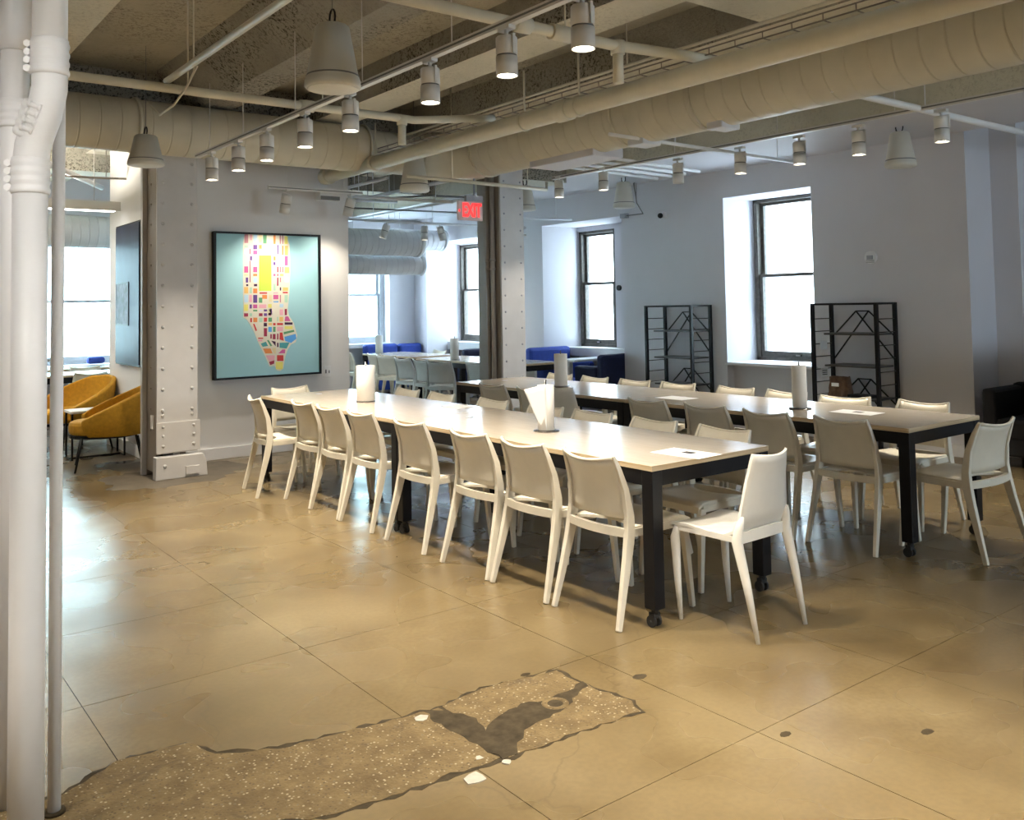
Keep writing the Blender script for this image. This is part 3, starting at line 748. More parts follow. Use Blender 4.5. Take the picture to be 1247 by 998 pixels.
def lamp(label, loc, energy=95, tilt=(0, 0), az=0, lit=True, group=None, r=.052, spot=R(95), h=.188):
    """cylindrical track lamp; loc is the point on the track it hangs from"""
    t = thing('track_lamp', label, 'lamp', loc, 0, group)
    x, y, z = loc
    rot = Matrix.Translation((x, y, z - .075)) @ Matrix.Rotation(az, 4, 'Z') @ Matrix.Rotation(tilt[0], 4, 'Y') @ Matrix.Translation((-x, -y, -(z - .075)))
    def fin(bm, nm, mat):
        bmesh.ops.transform(bm, matrix=rot, verts=bm.verts[:]); return obj(nm, bm, mat, t)
    bm = B(); box(bm, x - .02, x + .02, y - .045, y + .045, z - .035, z - .015); tube(bm, [(x, y, z - .03), (x, y, z - .06)], .010, 8)
    obj('track_adapter', bm, LAMPW, t)
    bm = B(); bar(bm, [(x, y - r - .006, z - .06), (x, y - r - .006, z - .155)], (.014, .004)); bar(bm, [(x, y - r - .006, z - .062), (x, y + r + .0, z - .062)], (.014, .004), (1, 0, 0))
    fin(bm, 'yoke', LAMPW)
    zt = z - .066
    bm = B(); lathe(bm, [(.0, 0), (r * .9, 0), (r, -.006), (r, -.088)], (x, y, zt), 24); fin(bm, 'upper_barrel', LAMPW)
    bm = B(); lathe(bm, [(r * .93, -.088), (r * .93, -.096)], (x, y, zt), 24); fin(bm, 'groove', GREYSEAM)
    bm = B(); lathe(bm, [(r, -.096), (r, -h), (r * .93, -h), (r * .90, -h + .012)], (x, y, zt), 24); fin(bm, 'lower_barrel', LAMPW)
    bm = B(); lathe(bm, [(.0, -h + .010), (r * .90, -h + .010)], (x, y, zt), 24)
    fin(bm, 'lens', LENS if lit else GRILLE)
    if lit and energy:
        d = bpy.data.lights.new('lamp_light', 'SPOT'); d.energy = energy; d.color = (1.0, 0.88, 0.70)
        d.spot_size = spot; d.spot_blend = .8; d.shadow_soft_size = .03
        o = bpy.data.objects.new('lamp_light', d); COL.objects.link(o)
        m = rot @ Matrix.Translation((x, y, zt - h - .004))
        o.parent = t; o.matrix_parent_inverse = Matrix.Translation(t.location).inverted(); o.matrix_basis = m
    return t
LE = 120
g1 = 'cylinder lamps on the left light track'
names = ['farthest', 'second farthest', 'third farthest', 'fourth farthest', 'fourth nearest', 'third nearest', 'second nearest', 'nearest']
for nm, y in zip(names, (7.45, 6.84, 6.27, 5.61, 4.95, 4.03, 3.35, 2.81)):
    lamp('white cylinder lamp on the left light track, %s visible one' % nm, (2.56, y, 2.84), LE, group=g1)
names = ['farthest', 'second farthest', 'third farthest', 'middle', 'third nearest', 'second nearest', 'nearest']
for k, (nm, y) in enumerate(zip(names, (7.5, 6.79, 5.76, 5.03, 4.42, 3.88, 3.22))):
    lamp('white cylinder lamp on the track by the window wall, %s one' % nm, (6.43, y, 2.93 if k < 2 else 2.88), LE * .55, lit=(k != 2), group='cylinder lamps on the window-side track')
lamp('tilted white spot lamp above the framed map, at the picture\'s right half', (3.70, 8.55, 2.72), 34, tilt=(R(14), 0), az=R(-75), spot=R(110))
lamp('tilted white spot lamp at the right end of the map wall', (4.42, 8.55, 2.72), 28, tilt=(R(16), 0), az=R(-60), spot=R(110))
lamp('tilted spot lamp before the far ducts, farthest left of three', (6.35, 11.2, 2.74), 25, tilt=(R(18), 0), az=R(-30), h=.2)
lamp('tilted spot lamp before the far ducts, middle of three', (6.98, 11.2, 2.74), 25, h=.2)
lamp('tilted spot lamp before the far ducts, nearest the EXIT sign', (7.25, 11.2, 2.74), 25, tilt=(R(25), 0), az=R(200), h=.2)
lamp('small tilted white lamp just left of the middle window bay', (8.05, 10.6, 2.55), 10, tilt=(R(25), 0), az=R(-50), r=.045, h=.18)
gb = 'track lamps behind the camera'
for y in (1.5, .8, .1, -.7, -1.6, -2.5): lamp('added unseen fill lamp aimed at the left foreground pipes', (2.56, y, 2.84), LE * 1.2, group=gb)
for y in (1.4, .6, -.2, -1.0, -1.9): lamp('added unseen fill lamp aimed at the left foreground pipes', (6.43, y, 2.90), LE * .2, group=gb)
for y in (5.2, 4.0, 2.8, 1.6, .4, -1.0, -2.2): lamp('added unseen fill lamp aimed at the left foreground pipes', (-1.0, y, 2.84), LE, group=gb)

for x_, y_, a_, e_ in ((-1.0, 0.9, 50, 110), (2.56, -.2, 120, 110)):  # two out-of-view fill lamps, added to brighten the left foreground pipes
    tl = lamp('added unseen fill lamp aimed at the left foreground pipes', (x_, y_, 2.84), e_, tilt=(R(-52), 0), az=R(a_), group=gb, spot=R(80))
    for c_ in COL.objects:
        if c_.type == 'LIGHT' and c_.parent == tl: c_.data.color = (1.0, .96, .90)
# linear lamp over the left lounge
ll = thing('linear_lamp', 'long white linear lamp over the lounge behind the left pipes', 'lamp', (1.6, 10.4, 2.62))
bm = B(); box(bm, 0.0, 2.56, 10.36, 10.46, 2.60, 2.70); obj('housing', bm, LAMPW, ll)
bm = B(); box(bm, 0.0, 2.50, 10.37, 10.45, 2.592, 2.60); obj('tube', bm, TUBE, ll)
for x in (1.6, 2.3):
    bm = B(); tube(bm, [(x, 10.41, 2.70), (x, 10.41, 3.6)], .004, 5); obj('suspension_wire', bm, STEELDK, ll)
d = bpy.data.lights.new('lounge_light', 'AREA'); d.shape = 'RECTANGLE'; d.size = 2.4; d.size_y = .08; d.energy = 22; d.color = (1, .92, .78)
o = bpy.data.objects.new('lounge_light', d); COL.objects.link(o); o.location = (0.9, 10.41, 2.58)
d = bpy.data.lights.new('lounge_uplight', 'AREA'); d.shape = 'RECTANGLE'; d.size = 2.4; d.size_y = .08; d.energy = 110; d.color = (1, .93, .8)
o = bpy.data.objects.new('lounge_uplight', d); COL.objects.link(o); o.location = (0.7, 10.41, 2.73); o.rotation_euler = (R(180), 0, 0)

# ---------------------------------------------------------------- pendant speakers
def speaker(label, loc, s=1.0, hs=1.0):
    t = thing('pendant_speaker', label, 'speaker', loc); t.scale = (1, 1, hs)
    x, y, z = loc
    bm = B(); lathe(bm, [(0, .37 * s), (.085 * s, .37 * s), (.098 * s, .355 * s), (.147 * s, .075 * s), (.158 * s, .045 * s), (.160 * s, .012 * s), (.150 * s, 0)], loc, 32); obj('shell', bm, SPEAKER, t)
    bm = B(); lathe(bm, [(0, -.003), (.140 * s, -.003), (.146 * s, 0)], loc, 32); obj('grille', bm, GRILLE, t)
    bm = B(); lathe(bm, [(.1475 * s, .078 * s), (.1505 * s, .074 * s), (.150 * s, .068 * s)], loc, 32); obj('seam_ring', bm, GREYSEAM, t)
    bm = B()
    tube(bm, [(x, y + .035 * math.cos(a), z + .375 * s + .04 + .05 * math.sin(a)) for a in [math.pi * 2 * k / 12 for k in range(13)]], .006, 6); obj('hanging_loop', bm, BLACK, t)
    bm = B(); tube(bm, [(x, y, z + .375 * s + .08), (x, y, z + (3.62 - z) / hs)], .003, 5); obj('suspension_wire', bm, GREYSEAM, t)
    return t
speaker('large cream pendant speaker hanging over the aisle, nearest the camera', (2.30, 4.66, 2.755))
speaker('cream pendant speaker hanging near the right end of the window wall', (7.75, 4.27, 2.69), .86)
speaker('cream pendant speaker hanging in front of the middle window bay', (7.87, 7.95, 2.68), .86)
speaker('cream pendant speaker hidden up behind the thick pipe by the EXIT sign', (4.72, 7.75, 2.66), .95)
speaker('cream pendant speaker hanging above the left riveted column', (2.01, 7.38, 2.655), .88, .74)
speaker('cream pendant speaker partly hidden behind the top of the far riveted column', (6.62, 8.35, 2.62), .8)

# ---------------------------------------------------------------- signs and small fixtures
ex = thing('exit_sign', 'red lit EXIT sign hanging beside the far riveted column', 'sign', (5.67, 8.0, 2.42))
obj('housing', bx(5.52, 5.74, 7.985, 8.03, 2.635, 2.70), GREYBOX, ex)
obj('face_plate', bx(5.41, 5.74, 7.998, 8.018, 2.425, 2.635), PINKEXIT, ex, bevel=.003)
def text_obj(name, body, size, loc, rot, mat, parent, ext=.002, sx=1.0, bold=0.0):
    c = bpy.data.curves.new(name, 'FONT'); c.body = body; c.size = size; c.extrude = ext; c.offset = bold
    c.align_x = 'CENTER'; c.align_y = 'CENTER'
    o = bpy.data.objects.new(name, c); COL.objects.link(o)
    dg = bpy.context.evaluated_depsgraph_get(); dg.update()
    me = bpy.data.meshes.new_from_object(o.evaluated_get(dg)); bpy.data.objects.remove(o)
    me.materials.clear(); me.materials.append(mat)
    m = Matrix.Translation(Vector(loc) - (root_loc(parent) if parent else Vector((0, 0, 0)))) @ Euler(rot).to_matrix().to_4x4() @ Matrix.Diagonal((sx, 1, 1, 1))
    me.transform(m)
    n = bpy.data.objects.new(name, me); COL.objects.link(n); n.parent = parent; return n
text_obj('lettering', 'EXIT', .205, (5.595, 7.995, 2.532), (R(90), 0, 0), REDGLOW, ex, .003, .60, .006)
bm = B(); prism(bm, [(5.417, 2.53), (5.436, 2.55), (5.436, 2.51)], .004, (0, 7.992, 0), 'y'); obj('arrow', bm, REDGLOW, ex)
bm = B(); tube(bm, [(5.63, 8.0, 2.70), (5.63, 8.0, 3.61)], .01, 6); obj('stem', bm, GREYBOX, ex)

o = obj('security_camera', bx(8.44, 8.5, 7.82, 7.90, 2.57, 2.65), TRIM); tag(o, 'small white camera with a black lens high on the wall between two windows', 'camera')
bm = B(); bmesh.ops.create_uvsphere(bm, u_segments=14, v_segments=8, radius=.035, matrix=Matrix.Translation((8.42, 7.86, 2.60))); obj('lens', bm, BLACK, o)
o.data.name = 'security_camera'
st = thing('alarm_strobe', 'round white alarm strobe on the wall right of the near window', 'alarm', (8.5, 5.03, 1.92))
def disc_x(bm, x, y, z, r, d): tube(bm, [(x, y, z), (x - d, y, z)], r, 20)
bm = B(); disc_x(bm, 8.5, 5.03, 1.92, .065, .03); obj('plate', bm, TRIM, st)
bm = B(); box(bm, 8.455, 8.47, 5.0, 5.06, 1.90, 1.94); obj('strobe_lens', bm, GREYBOX, st)
bm = B()
for k in range(3): box(bm, 8.466, 8.472, 4.985, 5.075, 1.868 + .012 * k, 1.872 + .012 * k)
obj('sounder_slots', bm, GREYSEAM, st)
wo = thing('wall_outlet', 'small white outlet beside the lower right corner of the framed map', 'outlet', (4.37, 9.05, .81))
obj('plate', bx(4.33, 4.41, 9.04, 9.05, .75, .87), TRIM, wo, bevel=.002)
bm = B(); box(bm, 4.345, 4.355, 9.036, 9.04, .79, .83); box(bm, 4.385, 4.393, 9.036, 9.04, .79, .82); obj('socket', bm, INK, wo)
cb = thing('speaker_box', 'small black speaker box high on the far wall near the corner', 'speaker', (8.28, 13.9, 2.26))
obj('cabinet', bx(8.16, 8.34, 13.84, 14.0, 2.2, 2.34), BLACK, cb, bevel=.008)
obj('bracket', bx(8.34, 8.48, 13.9, 13.96, 2.2, 2.25), BLACK, cb)
em = thing('emergency_light', 'white boxy emergency light under the end of the thick main pipe', 'lamp', (4.33, 8.85, 2.68))
obj('case', bx(4.18, 4.42, 8.80, 8.92, 2.66, 2.78), TRIM, em, bevel=.008)
obj('front_panel', bx(4.19, 4.41, 8.79, 8.80, 2.66, 2.70), GREYSEAM, em)
kn = thing('thermostat', 'round black knob with small labels on the reveal of the middle window', 'thermostat', (9.2, 9.3, 1.7))
bm = B(); disc_x(bm, 9.2, 9.42, 1.72, .04, .03); obj('knob', bm, BLACK, kn)
bm = B()
for k in range(4): box(bm, 9.192, 9.2, 9.27, 9.33, 1.52 + .06 * k, 1.55 + .06 * k)
obj('markings', bm, GREYBOX, kn)
wm = pipe_thing('thin dark cable running down to a wall bracket above the middle bay', [[(8.3, 8.2, 3.05), (8.4, 8.25, 2.8), (8.46, 8.2, 2.66), (8.46, 8.62, 2.66)]], .008, GREYSEAM, name='cable', seg=6)
wm['category'] = 'cable'
obj('bracket', bx(8.43, 8.5, 8.5, 8.6, 2.63, 2.69), GREYBOX, wm)

# ---------------------------------------------------------------- framed map
fm = thing('framed_artwork', 'large framed map of coloured city blocks on a light blue ground', 'picture', (3.685, 9.05, 1.545))
bm = B(); Y0 = 8.965
for a in ((3.105, 4.265, 2.275, 2.295), (3.105, 4.265, .795, .815), (3.105, 3.125, .815, 2.275), (4.245, 4.265, .815, 2.275)):
    box(bm, a[0], a[1], Y0, 9.045, a[2], a[3])
obj('frame', bm, BLACK, fm)
obj('canvas', bx(3.125, 4.245, 8.985, 9.03, .815, 2.275), simple('pale_blue_ground', (0.36, 0.64, 0.72), .6, var=.06, scale=1.2), fm)
ART_OUT=[(0.19,0.739),(0.229,0.632),(0.234,0.371),(0.222,0.118),(0.205,-0.047),(0.218,-0.117),(0.25,-0.162),(0.271,-0.197),(0.31,-0.329),(0.295,-0.399),(0.239,-0.423),(0.202,-0.473),(0.174,-0.55),(0.151,-0.67),(0.119,-0.696),(0.082,-0.688),(0.056,-0.639),(0.002,-0.644),(-0.06,-0.505),(-0.122,-0.383),(-0.156,-0.296),(-0.204,-0.202),(-0.243,-0.146),(-0.278,-0.125),(-0.276,0.011),(-0.279,0.121),(-0.277,0.643),(-0.26,0.735)]
ART=[('d',[(-0.262,0.729),(-0.223,0.731),(-0.223,0.64),(-0.263,0.639)]),('i',[(-0.204,0.731),(-0.182,0.732),(-0.183,0.67),(-0.204,0.67)]),('s',[(-0.167,0.729),(-0.127,0.73),(-0.128,0.643),(-0.168,0.642)]),('w',[(-0.108,0.731),(-0.073,0.732),(-0.074,0.645),(-0.108,0.644)]),('g',[(-0.063,0.732),(-0.024,0.733),(-0.024,0.638),(-0.064,0.637)]),('o',[(0.051,0.734),(0.074,0.735),(0.073,0.638),(0.05,0.637)]),('d',[(0.119,0.737),(0.133,0.737),(0.133,0.64),(0.119,0.639)]),('d',[(0.147,0.737),(0.16,0.738),(0.159,0.64),(0.147,0.64)]),('y',[(0.174,0.723),(0.209,0.724),(0.209,0.64),(0.173,0.639)]),('e',[(-0.263,0.615),(-0.225,0.616),(-0.225,0.591),(-0.263,0.59)]),('s',[(-0.263,0.578),(-0.225,0.579),(-0.225,0.526),(-0.263,0.525)]),('v',[(-0.169,0.621),(-0.127,0.623),(-0.127,0.575),(-0.17,0.574)]),('p',[(-0.17,0.564),(-0.127,0.565),(-0.127,0.524),(-0.17,0.523)]),('o',[(-0.108,0.623),(-0.077,0.624),(-0.077,0.583),(-0.108,0.582)]),('e',[(-0.108,0.574),(-0.077,0.574),(-0.077,0.52),(-0.109,0.52)]),('c',[(-0.062,0.624),(-0.022,0.625),(-0.023,0.538),(-0.062,0.537)]),('i',[(0.05,0.627),(0.073,0.628),(0.073,0.519),(0.05,0.519)]),('v',[(0.091,0.628),(0.105,0.629),(0.104,0.528),(0.09,0.528)]),('o',[(0.145,0.621),(0.161,0.622),(0.16,0.525),(0.144,0.525)]),('n',[(0.175,0.622),(0.211,0.623),(0.21,0.522),(0.174,0.521)]),('m',[(-0.207,0.579),(-0.198,0.58),(-0.198,0.526),(-0.207,0.526)]),('v',[(-0.204,0.506),(-0.182,0.506),(-0.182,0.461),(-0.205,0.461)]),('l',[(-0.107,0.516),(0.026,0.518),(0.024,0.145),(-0.109,0.145)]),('o',[(0.05,0.506),(0.072,0.507),(0.072,0.465),(0.05,0.465)]),('v',[(0.049,0.448),(0.072,0.448),(0.072,0.415),(0.049,0.415)]),('c',[(0.12,0.512),(0.134,0.512),(0.133,0.42),(0.119,0.42)]),('p',[(0.174,0.513),(0.21,0.514),(0.209,0.413),(0.174,0.412)]),('m',[(-0.207,0.456),(-0.199,0.457),(-0.2,0.235),(-0.208,0.235)]),('p',[(-0.266,0.398),(-0.224,0.399),(-0.224,0.333),(-0.266,0.333)]),('p',[(-0.17,0.395),(-0.128,0.396),(-0.128,0.338),(-0.171,0.338)]),('c',[(0.049,0.398),(0.072,0.398),(0.072,0.34),(0.049,0.34)]),('m',[(0.089,0.399),(0.103,0.399),(0.103,0.34),(0.089,0.34)]),('d',[(0.117,0.399),(0.133,0.399),(0.133,0.34),(0.117,0.34)]),('d',[(0.144,0.399),(0.16,0.399),(0.159,0.341),(0.143,0.341)]),('y',[(0.174,0.395),(0.225,0.396),(0.225,0.333),(0.173,0.332)]),('w',[(-0.266,0.321),(-0.225,0.321),(-0.225,0.301),(-0.266,0.3)]),('o',[(-0.171,0.322),(-0.128,0.322),(-0.128,0.3),(-0.171,0.299)]),('p',[(0.049,0.323),(0.071,0.323),(0.071,0.301),(0.049,0.301)]),('m',[(0.089,0.323),(0.101,0.324),(0.101,0.301),(0.089,0.301)]),('y',[(0.121,0.324),(0.159,0.324),(0.159,0.301),(0.121,0.301)]),('v',[(-0.25,0.284),(-0.225,0.284),(-0.225,0.231),(-0.25,0.231)]),('s',[(-0.171,0.285),(-0.128,0.285),(-0.129,0.231),(-0.171,0.231)]),('m',[(0.089,0.286),(0.103,0.286),(0.102,0.198),(0.088,0.198)]),('d',[(0.118,0.286),(0.133,0.286),(0.132,0.236),(0.118,0.236)]),('s',[(0.173,0.286),(0.219,0.287),(0.219,0.236),(0.173,0.236)]),('e',[(0.048,0.219),(0.071,0.219),(0.071,0.148),(0.048,0.149)]),('n',[(-0.267,0.186),(-0.225,0.186),(-0.225,0.121),(-0.267,0.121)]),('e',[(-0.208,0.182),(-0.185,0.182),(-0.185,0.121),(-0.208,0.121)]),('k',[(-0.245,0.215),(-0.225,0.215),(-0.225,0.195),(-0.245,0.195)]),('k',[(-0.163,0.217),(-0.129,0.217),(-0.129,0.193),(-0.164,0.193)]),('o',[(-0.171,0.17),(-0.129,0.17),(-0.129,0.121),(-0.171,0.121)]),('k',[(0.118,0.182),(0.132,0.182),(0.132,0.148),(0.118,0.148)]),('n',[(0.151,0.182),(0.21,0.181),(0.209,0.144),(0.151,0.144)]),('r',[(0.151,0.134),(0.206,0.134),(0.206,0.119),(0.151,0.119)]),('r',[(-0.104,0.13),(-0.023,0.13),(-0.023,0.115),(-0.104,0.115)]),('i',[(0.046,0.129),(0.097,0.129),(0.097,0.116),(0.046,0.116)]),('s',[(-0.267,0.105),(-0.225,0.105),(-0.226,0.027),(-0.267,0.028)]),('i',[(-0.214,0.105),(-0.185,0.105),(-0.185,0.031),(-0.215,0.031)]),('v',[(-0.172,0.104),(-0.129,0.104),(-0.13,0.022),(-0.172,0.023)]),('o',[(-0.075,0.104),(-0.023,0.103),(-0.023,0.062),(-0.075,0.063)]),('w',[(-0.002,0.103),(0.03,0.103),(0.03,0.033),(-0.002,0.033)]),('p',[(0.046,0.103),(0.102,0.103),(0.101,0.057),(0.046,0.057)]),('d',[(0.117,0.102),(0.13,0.102),(0.129,0.023),(0.117,0.023)]),('e',[(0.17,0.102),(0.206,0.102),(0.205,0.022),(0.17,0.023)]),('b',[(0.047,0.036),(0.101,0.036),(0.101,0.024),(0.047,0.025)]),('g',[(-0.111,0.075),(-0.075,0.075),(-0.075,0.021),(-0.111,0.022)]),('y',[(-0.269,0.007),(-0.227,0.007),(-0.227,-0.061),(-0.269,-0.06)]),('v',[(-0.21,0.006),(-0.187,0.006),(-0.187,-0.036),(-0.21,-0.036)]),('p',[(-0.173,0.006),(-0.129,0.005),(-0.129,-0.035),(-0.173,-0.034)]),('i',[(-0.111,0.005),(-0.031,0.004),(-0.031,-0.035),(-0.111,-0.033)]),('y',[(-0.013,0.008),(0.027,0.007),(0.027,-0.031),(-0.013,-0.031)]),('s',[(0.115,0.008),(0.156,0.008),(0.155,-0.029),(0.115,-0.028)]),('g',[(-0.173,-0.049),(-0.129,-0.05),(-0.129,-0.067),(-0.173,-0.066)]),('c',[(-0.11,-0.051),(-0.072,-0.051),(-0.072,-0.068),(-0.11,-0.068)]),('v',[(-0.058,-0.047),(-0.024,-0.048),(-0.024,-0.069),(-0.058,-0.069)]),('w',[(-0.013,-0.048),(0.023,-0.048),(0.022,-0.109),(-0.014,-0.108)]),('i',[(0.115,-0.05),(0.153,-0.051),(0.153,-0.111),(0.115,-0.111)]),('m',[(0.17,-0.047),(0.196,-0.047),(0.195,-0.112),(0.17,-0.112)]),('m',[(-0.269,-0.083),(-0.227,-0.084),(-0.228,-0.118),(-0.269,-0.117)]),('e',[(-0.21,-0.084),(-0.185,-0.085),(-0.186,-0.116),(-0.21,-0.115)]),('m',[(-0.111,-0.086),(-0.072,-0.087),(-0.073,-0.118),(-0.112,-0.117)]),('v',[(-0.058,-0.087),(-0.024,-0.088),(-0.024,-0.116),(-0.058,-0.116)]),('p',[(-0.009,-0.082),(0.022,-0.083),(0.022,-0.113),(-0.009,-0.112)]),('r',[(-0.204,-0.134),(-0.186,-0.134),(-0.186,-0.177),(-0.204,-0.176)]),('o',[(-0.172,-0.13),(-0.129,-0.131),(-0.13,-0.178),(-0.172,-0.177)]),('e',[(-0.11,-0.132),(-0.073,-0.132),(-0.073,-0.18),(-0.11,-0.179)]),('r',[(-0.058,-0.133),(-0.024,-0.134),(-0.025,-0.176),(-0.059,-0.176)]),('g',[(-0.009,-0.134),(0.029,-0.135),(0.029,-0.178),(-0.009,-0.177)]),('e',[(0.085,-0.127),(0.098,-0.128),(0.098,-0.175),(0.085,-0.175)]),('n',[(0.113,-0.128),(0.153,-0.129),(0.153,-0.178),(0.112,-0.177)]),('n',[(-0.01,-0.19),(0.029,-0.191),(0.029,-0.213),(-0.01,-0.212)]),('r',[(0.042,-0.191),(0.069,-0.192),(0.069,-0.216),(0.042,-0.215)]),('r',[(0.085,-0.192),(0.151,-0.194),(0.151,-0.216),(0.085,-0.215)]),('k',[(0.169,-0.187),(0.258,-0.19),(0.257,-0.214),(0.169,-0.212)]),('k',[(-0.059,-0.188),(-0.025,-0.189),(-0.025,-0.225),(-0.059,-0.224)]),('b',[(-0.01,-0.231),(0.027,-0.232),(0.027,-0.284),(-0.01,-0.282)]),('g',[(0.042,-0.23),(0.069,-0.231),(0.068,-0.285),(0.041,-0.284)]),('i',[(0.085,-0.231),(0.151,-0.233),(0.15,-0.281),(0.085,-0.279)]),('m',[(-0.059,-0.241),(-0.025,-0.242),(-0.025,-0.328),(-0.059,-0.327)]),('y',[(0.169,-0.227),(0.259,-0.23),(0.259,-0.262),(0.169,-0.259)]),('r',[(-0.121,-0.338),(-0.067,-0.34),(-0.067,-0.352),(-0.121,-0.35)]),('i',[(-0.122,-0.359),(-0.077,-0.361),(-0.077,-0.378),(-0.122,-0.376)]),('m',[(0.038,-0.305),(0.068,-0.306),(0.068,-0.362),(0.037,-0.361)]),('m',[(0.085,-0.303),(0.099,-0.303),(0.099,-0.365),(0.084,-0.365)]),('k',[(0.084,-0.399),(0.1,-0.4),(0.1,-0.445),(0.084,-0.444)]),('r',[(0.083,-0.528),(0.154,-0.532),(0.154,-0.592),(0.083,-0.589)]),('y',[(0.069,-0.597),(0.147,-0.601),(0.146,-0.678),(0.069,-0.674)]),('m',[(0.011,-0.306),(0.027,-0.307),(0.026,-0.354),(0.01,-0.353)]),('p',[(0.177,-0.125),(0.209,-0.126),(0.236,-0.177),(0.169,-0.175)]),('g',[(0.157,-0.289),(0.273,-0.269),(0.277,-0.289),(0.159,-0.314)]),('b',[(0.165,-0.34),(0.291,-0.313),(0.3,-0.364),(0.24,-0.407),(0.175,-0.384)]),('t',[(0.111,-0.4),(0.223,-0.4),(0.189,-0.464),(0.111,-0.452)]),('t',[(-0.093,-0.401),(-0.037,-0.382),(-0.015,-0.428),(-0.073,-0.434)]),('o',[(-0.069,-0.453),(0.012,-0.456),(0.034,-0.507),(-0.044,-0.505)]),('i',[(-0.038,-0.524),(0.058,-0.529),(0.054,-0.579),(-0.007,-0.584)]),('m',[(-0.005,-0.593),(0.054,-0.58),(0.051,-0.615),(0.009,-0.628)]),('r',[(-0.175,-0.194),(-0.16,-0.194),(-0.132,-0.263),(-0.148,-0.269)]),('r',[(0.114,-0.292),(0.144,-0.293),(0.159,-0.381),(0.111,-0.366)]),('g',[(-0.026,-0.369),(-0.008,-0.366),(0.03,-0.427),(0.013,-0.433)]),('k',[(0.021,-0.375),(0.068,-0.386),(0.068,-0.435)]),('p',[(0.097,-0.51),(0.143,-0.471),(0.175,-0.472),(0.17,-0.514)]),('w',[(0.025,-0.457),(0.07,-0.446),(0.07,-0.511),(0.052,-0.51)]),('v',[(-0.009,-0.048),(0.027,-0.044),(0.031,-0.105)])]
ART_COL={'r':(0.62,0.05,0.05),'p':(0.62,0.12,0.35),'m':(0.35,0.03,0.08),'v':(0.14,0.06,0.3),'g':(0.12,0.35,0.18),'s':(0.55,0.75,0.92),'o':(0.8,0.28,0.08),'y':(0.85,0.8,0.22),'k':(0.05,0.01,0.05),'l':(0.62,0.8,0.1),'t':(0.08,0.36,0.4),'b':(0.1,0.38,0.85),'n':(0.85,0.55,0.18),'i':(0.85,0.45,0.55),'w':(0.8,0.7,0.45),'e':(0.45,0.7,0.55),'d':(0.55,0.25,0.3),'c':(0.75,0.75,0.85)}
ARTIVORY = simple('ivory_map_paint', (0.80, 0.77, 0.66), .6, var=.01)
bm = B(); pl = [(3.685 + u, 1.545 + v) for u, v in ART_OUT]
prism(bm, pl, -.0015, (0, 8.9845, 0), 'y'); bm.normal_update(); bmesh.ops.triangulate(bm, faces=[f for f in bm.faces if len(f.verts) > 4])
obj('island_shape', bm, ARTIVORY, fm)
for c, P in ART:
    bm = B(); prism(bm, [(3.685 + u, 1.545 + v) for u, v in P], -.001, (0, 8.983, 0), 'y')
    obj('map_block', bm, simple('map_paint_' + {'r': 'red', 'p': 'pink', 'm': 'maroon', 'v': 'violet', 'g': 'green', 's': 'sky', 'o': 'orange', 'y': 'yellow', 'k': 'plum', 'l': 'lime', 't': 'teal', 'b': 'blue', 'n': 'amber', 'i': 'rose', 'w': 'straw', 'e': 'mint', 'd': 'mauve', 'c': 'pale'}[c], ART_COL[c], .6, var=.01), fm)
# tall dark poster on the side wall
dpst = thing('framed_poster', 'tall dark glossy poster with a small framed panel, half hidden by the left riveted column', 'picture', (2.6, 10.1, 1.6))
obj('frame', bx(2.56, 2.6, 9.60, 10.56, .93, 2.44), BLACK, dpst)
obj('print', bx(2.552, 2.56, 9.62, 10.54, .95, 2.42), simple('dark_blue_gloss_print', (0.03, 0.035, 0.065), .35, var=.3, scale=3, spec=.08), dpst)
bm = B()
for a in ((10.0, 10.5, 1.80, 1.815), (10.0, 10.5, 1.35, 1.365), (10.0, 10.015, 1.35, 1.815), (10.485, 10.5, 1.35, 1.815)): box(bm, 2.546, 2.552, *a)
obj('inner_frame', bm, BLACK, dpst)
obj('inner_picture', bx(2.548, 2.552, 10.015, 10.485, 1.365, 1.80), simple('grey_sketch_print', (0.09, .095, .12), .5, var=.8, scale=14), dpst)

